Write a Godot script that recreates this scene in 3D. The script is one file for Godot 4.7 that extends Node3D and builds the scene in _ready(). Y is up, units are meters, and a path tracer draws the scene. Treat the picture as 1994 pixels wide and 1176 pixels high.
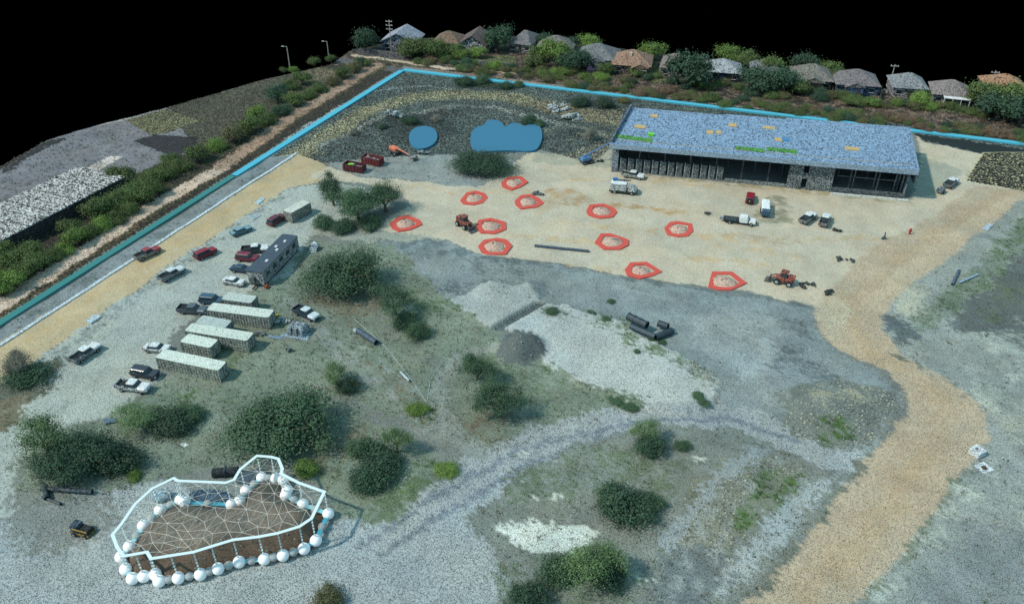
extends Node3D

# ---------------------------------------------------------------- camera geometry (photograph is 1994 x 1176)
const FOCAL := 1600.0
const PITCH := 0.588147
const CAM_H := 86.935
const LIGHT := 1.27            # how bright a white sunlit surface shows
var rng := RandomNumberGenerator.new()
var names := {}
var mats := {}
var specks := []
var speck_mean := []
var cache := {}

# a pixel of the photograph gives a direction; the point is where it meets the level y = h
func P(x: float, y: float, h := 0.0) -> Vector3:
	var d := Vector3(x - 997.0, 588.0 - y, -FOCAL)
	var dy := d.y * cos(PITCH) + d.z * sin(PITCH)
	var dz := d.z * cos(PITCH) - d.y * sin(PITCH)
	var t := -(CAM_H - h) / dy
	return Vector3(d.x * t, h, dz * t)

func G(x: float, y: float) -> Vector3:
	var p := P(x, y)
	p.y = gy(p.x, p.z)
	return p

func lin(c: Color) -> Color:
	var l := c.srgb_to_linear()
	return Color(l.r / LIGHT, l.g / LIGHT, l.b / LIGHT)

func rgb(r: float, g: float, b: float) -> Color:
	return Color(r / 255.0, g / 255.0, b / 255.0)

# ---------------------------------------------------------------- naming
func numbered(n: String) -> String:
	if not names.has(n):
		names[n] = 0
		return n
	names[n] += 1
	return "%s_%03d" % [n, names[n]]

func thing(called: String, label: String, category: String, at := Vector3.ZERO, turn := 0.0, group := "") -> Node3D:
	var o := Node3D.new()
	o.name = numbered(called)
	add_child(o)
	o.position = at
	o.rotation.y = turn
	o.set_meta("label", label)
	o.set_meta("category", category)
	if group != "":
		o.set_meta("group", group)
	return o

func part(called: String, mesh: Mesh, m: Material, parent: Node, at := Vector3.ZERO) -> MeshInstance3D:
	var o := MeshInstance3D.new()
	o.name = called
	o.mesh = mesh
	o.material_override = m
	o.position = at
	parent.add_child(o, true)
	return o

func structure(called: String, mesh: Mesh, m: Material, label: String, category: String) -> MeshInstance3D:
	var o := MeshInstance3D.new()
	o.name = numbered(called)
	o.mesh = mesh
	o.material_override = m
	o.set_meta("kind", "structure")
	o.set_meta("label", label)
	o.set_meta("category", category)
	add_child(o)
	return o

# ---------------------------------------------------------------- mesh collecting
class MB:
	var v := PackedVector3Array()
	func tri(a: Vector3, b: Vector3, c: Vector3, inside: Vector3) -> void:
		var n := (c - a).cross(b - a)
		if n.dot((a + b + c) / 3.0 - inside) < 0.0:
			v.append_array([a, c, b])
		else:
			v.append_array([a, b, c])
	func quad(a: Vector3, b: Vector3, c: Vector3, d: Vector3, inside: Vector3) -> void:
		tri(a, b, c, inside)
		tri(a, c, d, inside)
	func box(c: Vector3, s: Vector3, yaw := 0.0, pitch := 0.0) -> void:
		var b := Basis(Vector3.UP, yaw) * Basis(Vector3(0, 0, 1), pitch)
		var h := s * 0.5
		var p := []
		for i in 8:
			p.append(c + b * Vector3(h.x * (1 if i & 1 else -1), h.y * (1 if i & 2 else -1), h.z * (1 if i & 4 else -1)))
		for f in [[0, 1, 3, 2], [4, 5, 7, 6], [0, 1, 5, 4], [2, 3, 7, 6], [0, 2, 6, 4], [1, 3, 7, 5]]:
			quad(p[f[0]], p[f[1]], p[f[2]], p[f[3]], c)
	# a box with chamfered upper edges
	func crate(c: Vector3, s: Vector3, e: float) -> void:
		hull([[c.y - s.y / 2, s.x, s.z], [c.y + s.y / 2 - e, s.x, s.z], [c.y + s.y / 2, s.x - 2 * e, s.z - 2 * e]], c)
	# stacked rectangles [y, length, width, shift]
	func hull(rows: Array, c: Vector3) -> void:
		var rings := []
		for r in rows:
			var dx: float = r[3] if r.size() > 3 else 0.0
			var a: float = r[1] / 2.0
			var b: float = r[2] / 2.0
			var k: float = min(0.12 * min(a, b) * 2.0, 0.3)
			var ring := []
			for q in [[-a + k, -b], [a - k, -b], [a, -b + k], [a, b - k], [a - k, b], [-a + k, b], [-a, b - k], [-a, -b + k]]:
				ring.append(Vector3(c.x + dx + q[0], r[0], c.z + q[1]))
			rings.append(ring)
		loft(rings, true)
	func loft(rings: Array, caps: bool) -> void:
		var mid := Vector3.ZERO
		var cs := []
		for ring in rings:
			var s := Vector3.ZERO
			for q in ring:
				s += q
			cs.append(s / ring.size())
		for i in rings.size() - 1:
			var n: int = rings[i].size()
			mid = (cs[i] + cs[i + 1]) * 0.5
			for j in n:
				quad(rings[i][j], rings[i][(j + 1) % n], rings[i + 1][(j + 1) % n], rings[i + 1][j], mid)
		if caps:
			for e in [0, rings.size() - 1]:
				var n2: int = rings[e].size()
				var other: Vector3 = cs[1] if e == 0 else cs[rings.size() - 2]
				for j in n2:
					tri(cs[e], rings[e][j], rings[e][(j + 1) % n2], other)
	func tube(a: Vector3, b: Vector3, ra: float, rb: float, n := 8, caps := true) -> void:
		var d := (b - a).normalized()
		var u := d.cross(Vector3.UP if abs(d.y) < 0.9 else Vector3.RIGHT).normalized()
		var w := d.cross(u)
		var r0 := []
		var r1 := []
		for i in n:
			var t := TAU * i / n
			r0.append(a + (u * cos(t) + w * sin(t)) * ra)
			r1.append(b + (u * cos(t) + w * sin(t)) * rb)
		loft([r0, r1], caps)
	# profile in x,y, extruded along z from -w/2 to w/2
	func extrude(poly: PackedVector2Array, w: float, z := 0.0) -> void:
		var tris := Geometry2D.triangulate_polygon(poly)
		var mid := Vector3.ZERO
		for q in poly:
			mid += Vector3(q.x, q.y, z) / poly.size()
		for s in [-1.0, 1.0]:
			for i in range(0, tris.size(), 3):
				var a := poly[tris[i]]
				var b := poly[tris[i + 1]]
				var c := poly[tris[i + 2]]
				var zz: float = z + s * w / 2
				tri(Vector3(a.x, a.y, zz), Vector3(b.x, b.y, zz), Vector3(c.x, c.y, zz), Vector3(mid.x, mid.y, z))
		var cw := Geometry2D.is_polygon_clockwise(poly)
		for i in poly.size():
			var a2 := poly[i]
			var b2 := poly[(i + 1) % poly.size()]
			var d := (b2 - a2)
			var out := Vector2(-d.y, d.x) if cw else Vector2(d.y, -d.x)
			var m2 := (a2 + b2) * 0.5 - out.normalized()
			quad(Vector3(a2.x, a2.y, z - w / 2), Vector3(b2.x, b2.y, z - w / 2), Vector3(b2.x, b2.y, z + w / 2), Vector3(a2.x, a2.y, z + w / 2), Vector3(m2.x, m2.y, z))
	func ball(c: Vector3, r: Vector3, n := 8, m := 5) -> void:
		var rings := []
		for i in m + 1:
			var t := PI * i / m
			var ring := []
			for j in n:
				var q := TAU * j / n
				ring.append(c + Vector3(r.x * sin(t) * cos(q), -r.y * cos(t), r.z * sin(t) * sin(q)))
			rings.append(ring)
		loft(rings, false)
	func done(smooth := false) -> ArrayMesh:
		var st := SurfaceTool.new()
		st.begin(Mesh.PRIMITIVE_TRIANGLES)
		st.set_smooth_group(0 if smooth else -1)
		for q in v:
			st.add_vertex(q)
		if smooth:
			st.index()
		st.generate_normals()
		return st.commit()

# ---------------------------------------------------------------- materials
func make_specks() -> void:
	# grain textures: bare grain, then scattered dark specks of rising share (the gaps between the scan's points)
	for lv in [[0.0, 0.0, 60], [0.05, 0.0, 90], [0.14, 0.0, 62], [0.3, 0.03, 24], [0.5, 0.03, 20], [0.74, 0.0, 18], [0.17, 0.0, 40]]:
		var n := 512
		var b := PackedByteArray()
		b.resize(n * n * 3)
		var total := 0.0
		for i in n * n:
			var k := 200.0 + 55.0 * rng.randf()
			if rng.randf() < lv[0]:
				k = lv[2]
			b[i * 3] = int(k * 0.93 if k < 100 else k)
			b[i * 3 + 1] = int(k)
			b[i * 3 + 2] = int(k)
		for q in int(n * n * lv[1]):
			var x := rng.randi_range(0, n - 2)
			var y := rng.randi_range(0, n - 2)
			for e in [0, 1, n, n + 1]:
				for ch in 3:
					b[((y * n + x) + e) * 3 + ch] = lv[2]
		for i in range(0, n * n, 7):
			total += Color8(b[i * 3], b[i * 3 + 1], b[i * 3 + 2]).srgb_to_linear().g
		speck_mean.append(total / (n * n / 7.0))
		specks.append(ImageTexture.create_from_image(Image.create_from_data(n, n, false, Image.FORMAT_RGB8, b)))

# c: the colour as it shows in full light; level: how many dark specks; texel: metres of one speck
func mat(c: Color, level := 1, rough := 0.9, metal := 0.0, texel := 0.1) -> StandardMaterial3D:
	var key := "%s %d %.2f %.2f %.2f" % [c.to_html(), level, rough, metal, texel]
	if mats.has(key):
		return mats[key]
	var m := StandardMaterial3D.new()
	var l := lin(c)
	var k: float = 1.0 / speck_mean[level if level == 6 else min(level, 2)] if level >= 0 else 1.0
	m.albedo_color = Color(min(l.r * k, 0.95), min(l.g * k, 0.95), min(l.b * k, 0.95), 1.0).linear_to_srgb()
	m.roughness = rough
	m.metallic = metal
	if level >= 0:
		m.albedo_texture = specks[level]
		m.uv1_triplanar = true
		m.uv1_world_triplanar = true
		m.uv1_scale = Vector3.ONE / (512.0 * texel)
	mats[key] = m
	return m

func ground_mat(level: int, texel: float) -> StandardMaterial3D:
	var m := StandardMaterial3D.new()
	var k: float = 1.0 / speck_mean[level if level == 6 else min(level, 2)]
	m.albedo_color = Color.WHITE
	m.vertex_color_use_as_albedo = true
	m.roughness = 0.97
	m.albedo_texture = specks[level]
	m.uv1_triplanar = true
	m.uv1_world_triplanar = true
	m.uv1_scale = Vector3.ONE / (512.0 * texel)
	m.set_meta("gain", k)
	return m

func glass(c: Color) -> StandardMaterial3D:
	var key := "glass" + c.to_html()
	if not mats.has(key):
		var m := StandardMaterial3D.new()
		m.albedo_color = c
		m.roughness = 0.12
		mats[key] = m
	return mats[key]

func flat(c: Color, alpha := 1.0, rough := 0.95) -> StandardMaterial3D:
	var key := "flat%s%.2f" % [c.to_html(), alpha]
	if not mats.has(key):
		var m := StandardMaterial3D.new()
		var l := lin(c)
		m.albedo_color = Color(min(l.r, 0.95), min(l.g, 0.95), min(l.b, 0.95), 1.0).linear_to_srgb()
		m.roughness = rough
		if alpha < 1.0:
			m.transparency = BaseMaterial3D.TRANSPARENCY_ALPHA
			m.albedo_color.a = alpha
		mats[key] = m
	return mats[key]

# ---------------------------------------------------------------- terrain: one grid of points, cut into regions
const STEP := 0.5
const X0 := -155.0
const Z0 := -318.0
const NX := 680
const NZ := 560
var hgt := PackedFloat32Array()
var colr := PackedColorArray()
var reg := PackedByteArray()
var veg := PackedFloat32Array()
var rub := PackedFloat32Array()
var warpx := PackedFloat32Array()
var warpz := PackedFloat32Array()
var noise := FastNoiseLite.new()

func gy(x: float, z: float) -> float:
	var fx: float = clamp((x - X0) / STEP, 0.0, NX - 2.0)
	var fz: float = clamp((z - Z0) / STEP, 0.0, NZ - 2.0)
	var i := int(fx)
	var j := int(fz)
	var u := fx - i
	var w := fz - j
	var k := j * NX + i
	return lerp(lerp(hgt[k], hgt[k + 1], u), lerp(hgt[k + NX], hgt[k + NX + 1], u), w)

func world_poly(px: Array) -> PackedVector2Array:
	var r := PackedVector2Array()
	for i in range(0, px.size(), 2):
		var p := P(px[i], px[i + 1])
		r.append(Vector2(p.x, p.z))
	return r

# lays a colour (as it shows in full light) over the points inside a polygon of pixels; edges wander and scatter
func paint(poly: PackedVector2Array, c: Color, opts := {}) -> void:
	var region: int = opts.get("region", -1)
	var op: float = opts.get("op", 1.0)
	var soft: float = opts.get("soft", 0.5)
	var wander: float = opts.get("wander", 1.2)
	var vg: float = opts.get("veg", -1.0)
	var rb: float = opts.get("rub", -1.0)
	var patch: float = opts.get("patch", 0.0)
	var lift: float = opts.get("lift", 0.0)
	var l := lin(c)
	var lo := poly[0]
	var hi := poly[0]
	for q in poly:
		lo = lo.min(q)
		hi = hi.max(q)
	var pad := soft * 2.0 + wander + 0.5
	var i0: int = clampi(int((lo.x - pad - X0) / STEP), 0, NX - 1)
	var i1: int = clampi(int((hi.x + pad - X0) / STEP), 0, NX - 1)
	var j0: int = clampi(int((lo.y - pad - Z0) / STEP), 0, NZ - 1)
	var j1: int = clampi(int((hi.y + pad - Z0) / STEP), 0, NZ - 1)
	for j in range(j0, j1 + 1):
		for i in range(i0, i1 + 1):
			var k := j * NX + i
			if reg[k] == 255:
				continue
			var q := Vector2(X0 + i * STEP + warpx[k] * wander, Z0 + j * STEP + warpz[k] * wander)
			if soft > 0.0:
				q += Vector2(rng.randf() - rng.randf(), rng.randf() - rng.randf()) * soft
			if not Geometry2D.is_point_in_polygon(q, poly):
				continue
			var o := op
			if patch > 0.0:
				o *= clamp(0.5 + (warpx[(k * 7) % warpx.size()] * 0.0 + noise.get_noise_2d(q.x * 2.2 + 900.0, q.y * 2.2)) * 2.2 * patch, 0.0, 1.0)
			if o > 0.0:
				colr[k] = colr[k].lerp(l, o)
			if region >= 0:
				reg[k] = region
			if vg >= 0.0:
				veg[k] = vg * (o if patch > 0.0 else 1.0)
			if rb >= 0.0:
				rub[k] = rb * (o if patch > 0.0 else 1.0)
			if lift != 0.0:
				hgt[k] += lift

func band(px: Array, width: float) -> PackedVector2Array:
	var line := world_poly(px)
	return Geometry2D.offset_polyline(line, width / 2.0, Geometry2D.JOIN_ROUND, Geometry2D.END_ROUND)[0]

func mound(px: float, py: float, r: float, h: float, stretch := 1.0, turn := 0.0) -> void:
	var c := P(px, py)
	var n := int(r * max(stretch, 1.0) / STEP) + 2
	var ci := int((c.x - X0) / STEP)
	var cj := int((c.z - Z0) / STEP)
	for j in range(max(cj - n, 0), min(cj + n, NZ - 1)):
		for i in range(max(ci - n, 0), min(ci + n, NX - 1)):
			var d := Vector2(X0 + i * STEP - c.x, Z0 + j * STEP - c.z).rotated(turn)
			d.x /= stretch
			var t: float = 1.0 - (d.length() / r) * (1.0 + 0.25 * warpx[j * NX + i])
			if t > 0.0:
				hgt[j * NX + i] += h * t * t * (3.0 - 2.0 * t)

const REGIONS := [
	["ground", 2, 0.06, "grey brown dry earth with worn grass across the building site", "ground"],
	["sand_yard", 1, 0.07, "pale sandy graded yard in front of the long open building", "sand yard"],
	["haul_road", 2, 0.06, "orange tan dirt road curving down from the sandy yard", "dirt road"],
	["access_road", 1, 0.07, "straight tan dirt road running beside the pale kerb", "dirt road"],
	["gravel_lot", 2, 0.06, "pale grey gravel lot where cars park beside the containers", "gravel lot"],
	["gravel_pad", 2, 0.07, "whitish crushed stone pad in the middle of the site", "gravel pad"],
	["rear_field", 4, 0.18, "dark rough field with sandy bands behind the blue overlay blobs", "field"],
	["footpath", 2, 0.09, "pale pinkish dirt path between hedge and cyan boundary line", "path"],
	["parking_lot", 1, 0.12, "grey asphalt lot beside the white ribbed roof", "asphalt lot"],
	["verge", 3, 0.2, "dark grass and bare earth outside the cyan boundary line", "verge"],
	["street", 2, 0.12, "grey street with pale shoulder below the grey metal house", "street"],
	["gravel_track", 6, 0.065, "grey wheel track of crushed stone curving between the trees", "track"],
	["sand_corner", 5, 0.26, "dark thinly sanded plot beside the yard's road", "plot"],
]

func build_terrain() -> void:
	var n := NX * NZ
	hgt.resize(n)
	colr.resize(n)
	reg.resize(n)
	veg.resize(n)
	rub.resize(n)
	warpx.resize(n)
	warpz.resize(n)
	noise.seed = 5
	noise.noise_type = FastNoiseLite.TYPE_SIMPLEX_SMOOTH
	noise.frequency = 0.12
	noise.fractal_octaves = 3
	# outline of the land: it ends in the open behind the houses and the far lot
	var edge := world_poly([0, 322, 90, 272, 200, 240, 320, 210, 520, 152, 575, 140, 640, 126, 685, 96, 800, 74, 1000, 70, 1150, 88, 1300, 104, 1500, 128, 1700, 168, 1860, 186, 2120, 222])
	edge.append_array([Vector2(184, -200), Vector2(150, -60), Vector2(120, -42), Vector2(-110, -42), Vector2(-150, -150), Vector2(-152, -186)])
	var base := lin(rgb(124, 130, 124))
	for j in NZ:
		for i in NX:
			var k := j * NX + i
			var x := X0 + i * STEP
			var z := Z0 + j * STEP
			warpx[k] = noise.get_noise_2d(x, z)
			warpz[k] = noise.get_noise_2d(x + 400.0, z)
			reg[k] = 0
			if not Geometry2D.is_point_in_polygon(Vector2(x, z), edge):
				reg[k] = 255
			hgt[k] = 0.18 * noise.get_noise_2d(x * 0.5, z * 0.5 + 70.0) + 0.05 * warpx[k]
			colr[k] = base
	paint_ground()
	# natural variation of tone, in patches and point by point
	for j in NZ:
		for i in NX:
			var k := j * NX + i
			if reg[k] == 255:
				continue
			var x2 := X0 + i * STEP
			var z2 := Z0 + j * STEP
			var quiet := 0.55 if (reg[k] in [1, 2, 3, 4, 5, 11]) else 1.0
			var f := 1.0 + quiet * (0.24 * noise.get_noise_2d(x2 * 0.35 + 31.0, z2 * 0.35) + 0.24 * noise.get_noise_2d(x2 * 1.3, z2 * 1.3 + 9.0) + 0.13 * (rng.randf() - 0.5))
			var w := 0.06 * noise.get_noise_2d(x2 * 0.5, z2 * 0.5 + 333.0)
			var c := colr[k]
			colr[k] = Color(c.r * f * (1.0 + w), c.g * f, c.b * f * (1.0 - w))
			hgt[k] += (rng.randf() - 0.5) * 0.03 * quiet + (0.08 * max(0.0, noise.get_noise_2d(x2 * 3.0, z2 * 3.0)) if quiet > 0.9 else 0.0)
	# region meshes
	var nrm := PackedVector3Array()
	nrm.resize(n)
	for j in range(1, NZ - 1):
		for i in range(1, NX - 1):
			var k := j * NX + i
			nrm[k] = Vector3(hgt[k - 1] - hgt[k + 1], 2.0 * STEP, hgt[k - NX] - hgt[k + NX]).normalized()
	for r in REGIONS.size():
		var info: Array = REGIONS[r]
		var m := ground_mat(info[1], info[2])
		var gain: float = m.get_meta("gain")
		var remap := PackedInt32Array()
		remap.resize(n)
		remap.fill(-1)
		var vs := PackedVector3Array()
		var ns := PackedVector3Array()
		var cs := PackedColorArray()
		var ix := PackedInt32Array()
		for j in range(1, NZ - 2):
			for i in range(1, NX - 2):
				var k := j * NX + i
				if reg[k] != r or reg[k + 1] == 255 or reg[k + NX] == 255 or reg[k + NX + 1] == 255:
					continue
				for e in [k, k + 1, k + NX + 1, k + NX]:
					if remap[e] < 0:
						remap[e] = vs.size()
						vs.append(Vector3(X0 + (e % NX) * STEP, hgt[e], Z0 + (e / NX) * STEP))
						ns.append(nrm[e])
						var c := colr[e]
						cs.append(Color(min(c.r * gain, 0.9), min(c.g * gain, 0.9), min(c.b * gain, 0.9)))
				ix.append_array([remap[k], remap[k + 1], remap[k + NX + 1], remap[k], remap[k + NX + 1], remap[k + NX]])
		if vs.is_empty():
			continue
		var arr := []
		arr.resize(Mesh.ARRAY_MAX)
		arr[Mesh.ARRAY_VERTEX] = vs
		arr[Mesh.ARRAY_NORMAL] = ns
		arr[Mesh.ARRAY_COLOR] = cs
		arr[Mesh.ARRAY_INDEX] = ix
		var am := ArrayMesh.new()
		am.add_surface_from_arrays(Mesh.PRIMITIVE_TRIANGLES, arr)
		structure(info[0], am, m, info[3], info[4])

func paint_ground() -> void:
	# everything outside the cyan boundary
	paint(world_poly([-300, 820, 0, 618, 785, 128, 1994, 272, 2200, 296, 2400, 200, 1500, -60, 300, -60, -400, 200]), rgb(58, 50, 38), {"region": 9, "soft": 0.0, "wander": 0.0, "veg": 0.25})
	paint(world_poly([640, 126, 800, 132, 1200, 188, 1994, 272, 2200, 296, 2300, 230, 1860, 190, 1500, 150, 1000, 100, 680, 96]), rgb(138, 116, 100), {"soft": 1.0, "patch": 1.0, "op": 1.0, "veg": 0.2})
	paint(world_poly([520, 152, 575, 140, 640, 130, 690, 140, 600, 200, 480, 260, 385, 300, 330, 210]), rgb(92, 88, 72), {"soft": 0.3, "veg": 0.3})
	paint(world_poly([570, 142, 620, 132, 660, 140, 640, 158, 590, 160]), rgb(128, 116, 92), {"soft": 0.5})
	paint(world_poly([385, 300, 330, 212, 200, 240, 90, 272, 0, 330, -200, 420, -120, 620, 40, 470, 200, 370, 345, 300]), rgb(122, 122, 127), {"region": 8, "soft": 0.2, "wander": 0.4})
	paint(world_poly([242, 234, 320, 212, 388, 234, 330, 258, 290, 262]), rgb(126, 122, 88), {"region": 9, "soft": 0.2, "wander": 0.3, "veg": 0.3})
	paint(band([190, 243, 325, 209], 2.0), rgb(178, 174, 170), {"soft": 0.1, "wander": 0.0})
	paint(world_poly([258, 274, 300, 262, 384, 268, 370, 295, 330, 303]), rgb(44, 42, 48), {"soft": 0.2, "wander": 0.2})
	paint(world_poly([150, 335, 215, 303, 237, 305, 175, 340]), rgb(196, 188, 180), {"soft": 0.0, "wander": 0.0})
	paint(band([40, 450, 110, 400, 200, 345], 5.0), rgb(150, 138, 126), {"soft": 1.0, "patch": 0.8})
	paint(world_poly([0, 330, 90, 272, 130, 270, 60, 305, 0, 340]), rgb(40, 40, 42), {"soft": 1.5})
	# street and shoulder in the corner
	paint(band([640, 112, 720, 128, 800, 140, 860, 148], 5.0), rgb(96, 94, 96), {"region": 10, "soft": 0.3, "wander": 0.4})
	paint(band([690, 108, 740, 114, 800, 122, 860, 132, 1000, 140], 2.6), rgb(214, 194, 170), {"region": 10, "soft": 0.6, "wander": 0.8, "op": 0.85})
	paint(band([860, 146, 1000, 158, 1130, 175, 1260, 190, 1500, 215], 3.0), rgb(170, 145, 128), {"soft": 1.4, "patch": 1.4})
	# lawns of the houses
	for l in [[945, 108, 1010, 108, 1000, 130, 930, 126], [1262, 118, 1292, 122, 1300, 160, 1268, 160], [1622, 185, 1710, 190, 1715, 205, 1640, 198], [1820, 200, 1900, 205, 1900, 222, 1830, 216], [1450, 130, 1470, 132, 1462, 160, 1445, 158], [880, 110, 930, 108, 920, 125, 880, 120]]:
		paint(world_poly(l), rgb(118, 122, 78), {"soft": 0.4, "veg": 0.4})
	paint(band([700, 104, 790, 116], 3.5), rgb(100, 98, 98), {"soft": 0.4})
	# path along the hedge with grass verge
	paint(band([-60, 640, 200, 472, 400, 345, 560, 235, 735, 130], 5.0), rgb(112, 92, 68), {"soft": 1.2, "veg": 0.2, "op": 0.9})
	paint(band([-60, 628, 200, 460, 400, 334, 560, 226, 735, 122], 9.5), rgb(82, 84, 52), {"soft": 1.2, "veg": 0.8, "op": 0.7, "patch": 1.0})
	paint(band([-60, 632, 200, 464, 330, 382, 430, 326], 4.4), rgb(206, 184, 164), {"region": 7, "soft": 0.4, "wander": 0.7})
	paint(band([430, 326, 560, 232, 735, 126], 4.6), rgb(170, 142, 122), {"region": 7, "soft": 0.9, "wander": 0.7, "op": 0.9})
	# rear field
	paint(world_poly([525, 306, 575, 298, 612, 312, 660, 322, 700, 316, 800, 302, 900, 312, 1050, 290, 1150, 318, 1188, 288, 1230, 208, 1780, 258, 1994, 288, 2150, 305, 2200, 290, 785, 136]), rgb(112, 128, 122), {"region": 6, "soft": 0.0, "wander": 0.0, "veg": 0.12})
	paint(band([560, 318, 640, 262, 720, 215, 800, 190, 900, 182, 1000, 190, 1080, 212, 1200, 236], 7.5), rgb(184, 180, 142), {"soft": 2.2, "wander": 1.5})
	paint(band([1060, 205, 1140, 222, 1230, 228], 9.0), rgb(164, 154, 122), {"soft": 2.0, "wander": 1.5, "op": 0.8})
	paint(band([620, 290, 700, 250, 760, 226, 860, 214, 960, 208, 1060, 232, 1180, 262], 2.2), rgb(170, 178, 168), {"soft": 0.8})
	paint(band([560, 270, 640, 220, 720, 178, 840, 165], 1.8), rgb(160, 176, 176), {"soft": 0.7})
	paint(band([820, 168, 870, 172], 2.4), rgb(200, 212, 210), {"soft": 1.0, "patch": 1.2})
	paint(band([1050, 262, 1100, 240, 1180, 268], 1.2), rgb(160, 168, 150), {"soft": 0.5})
	paint(band([1100, 282, 1135, 266, 1170, 285], 1.2), rgb(150, 158, 140), {"soft": 0.5})
	paint(world_poly([880, 150, 960, 148, 1010, 160, 1000, 175, 900, 168]), rgb(44, 66, 54), {"soft": 1.4, "veg": 0.5, "op": 0.8})
	paint(world_poly([1090, 190, 1200, 198, 1210, 216, 1120, 208]), rgb(24, 40, 40), {"soft": 1.2, "op": 0.8})
	paint(world_poly([760, 222, 860, 222, 900, 260, 790, 282, 740, 262]), rgb(56, 72, 70), {"soft": 2.0, "op": 0.7})
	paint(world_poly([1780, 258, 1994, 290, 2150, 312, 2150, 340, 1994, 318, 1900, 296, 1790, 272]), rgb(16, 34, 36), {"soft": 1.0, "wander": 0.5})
	# grey earth inside the left boundary
	paint(world_poly([525, 308, 578, 300, 0, 668, -260, 830, -260, 810, 0, 640]), rgb(132, 142, 144), {"region": 0, "soft": 0.3, "wander": 0.4, "veg": 0.1})
	for b in [[150, 555, 135, 560], [300, 460, 320, 470], [470, 358, 500, 350], [60, 610, 90, 600]]:
		paint(band([b[0], b[1], b[2] + 40, b[3] - 20], 2.4), rgb(104, 116, 116), {"soft": 1.2, "op": 0.8})
	# tan road on the left
	paint(world_poly([578, 300, 620, 314, 660, 332, 640, 350, 560, 366, 430, 450, 330, 515, 228, 590, 110, 672, 0, 748, -240, 920, -260, 830, 0, 668]), rgb(188, 172, 138), {"region": 3, "soft": 0.3, "wander": 0.6})
	paint(band([560, 330, 420, 425, 250, 535, 60, 660], 3.0), rgb(192, 166, 122), {"soft": 1.2, "op": 0.7, "patch": 0.9})
	# yard
	paint(world_poly([600, 345, 640, 322, 700, 345, 800, 352, 880, 362, 940, 362, 990, 318, 1040, 296, 1100, 318, 1190, 326, 1780, 388, 1796, 300, 1780, 262, 1800, 276, 1915, 300, 1880, 350, 1994, 372, 1990, 386, 1930, 440, 1850, 500, 1770, 560, 1722, 606, 1600, 600, 1585, 598, 1450, 568, 1300, 548, 1130, 520, 1000, 502, 940, 500, 905, 482, 870, 466, 790, 458, 730, 448, 760, 420, 800, 400, 780, 372, 700, 356, 640, 352]), rgb(194, 185, 163), {"region": 1, "soft": 0.3, "wander": 0.8})
	paint(world_poly([640, 318, 720, 308, 860, 300, 1000, 312, 965, 345, 935, 364, 880, 362, 800, 350, 700, 343]), rgb(146, 154, 150), {"region": 0, "soft": 0.6, "veg": 0.06})
	paint(world_poly([1040, 296, 1100, 300, 1188, 276, 1192, 326, 1100, 322, 1040, 316]), rgb(168, 168, 150), {"soft": 0.8})
	paint(world_poly([1796, 305, 1880, 332, 1860, 350, 1800, 388, 1784, 388]), rgb(164, 166, 148), {"soft": 0.8})
	paint(world_poly([1500, 378, 1545, 388, 1545, 440, 1462, 432, 1478, 405]), rgb(140, 138, 116), {"soft": 0.3, "wander": 0.3, "patch": 0.9})
	paint(band([1192, 330, 1500, 364, 1780, 394], 3.0), rgb(164, 154, 122), {"soft": 0.8, "patch": 1.0})
	for s in [[[1062, 366, 1112, 368, 1154, 384, 1160, 394, 1110, 404, 1062, 396], 0.8], [[1392, 454, 1440, 454, 1535, 463, 1512, 474, 1420, 470], 0.7], [[1140, 390, 1180, 394, 1240, 399, 1345, 411, 1345, 420, 1290, 417, 1230, 409, 1150, 400], 0.95]]:
		paint(world_poly(s[0]), rgb(176, 146, 104), {"soft": 0.7, "op": s[1], "patch": 0.6})
	for s2 in [[800, 362, 880, 378], [1040, 425, 1062, 400], [1090, 434, 1180, 440], [1060, 520, 1280, 530], [1250, 350, 1400, 366], [1400, 480, 1560, 500], [1560, 470, 1720, 462], [900, 372, 1100, 378], [1180, 440, 1480, 476], [1100, 350, 1200, 352], [1000, 460, 1160, 472], [1320, 500, 1520, 526]]:
		paint(band([s2[0], s2[1], (s2[0] + s2[2]) / 2.0, (s2[1] + s2[3]) / 2.0 - 3.0, s2[2], s2[3]], 2.2), rgb(196, 168, 124), {"soft": 0.9, "op": 0.6, "patch": 1.4})
	for s3 in [[930, 402, 1100, 420], [1180, 372, 1400, 392], [1260, 430, 1420, 448], [1500, 440, 1700, 452], [1090, 500, 1240, 514], [820, 420, 880, 440], [1420, 520, 1580, 548]]:
		paint(band([s3[0], s3[1], s3[2], s3[3]], 5.0), rgb(196, 192, 174), {"soft": 1.4, "op": 0.5, "patch": 1.2})
	# road out of the yard
	paint(world_poly([1722, 604, 1770, 560, 1850, 500, 1930, 440, 1990, 386, 2100, 400, 2080, 370, 1994, 372, 1900, 360, 1820, 420, 1700, 480, 1640, 540, 1586, 600, 1600, 650, 1640, 682, 1730, 722, 1770, 768, 1775, 800, 1690, 892, 1560, 1060, 1440, 1176, 1380, 1240, 1600, 1240, 1660, 1176, 1770, 1062, 1890, 900, 1932, 850, 1912, 790, 1850, 738, 1760, 692, 1722, 650]), rgb(184, 169, 144), {"region": 2, "soft": 0.4, "wander": 0.8})
	paint(band([1960, 376, 1830, 450, 1720, 530, 1650, 610, 1680, 680, 1800, 740, 1850, 800, 1800, 900, 1700, 1020, 1560, 1176], 3.4), rgb(182, 158, 122), {"soft": 1.8, "op": 0.45})
	paint(band([1986, 378, 1870, 450, 1760, 530, 1690, 600], 2.4), rgb(196, 180, 150), {"soft": 1.0, "op": 0.6})
	paint(world_poly([1586, 600, 1620, 560, 1660, 600, 1625, 670]), rgb(192, 184, 158), {"soft": 1.2, "op": 0.7})
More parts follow.
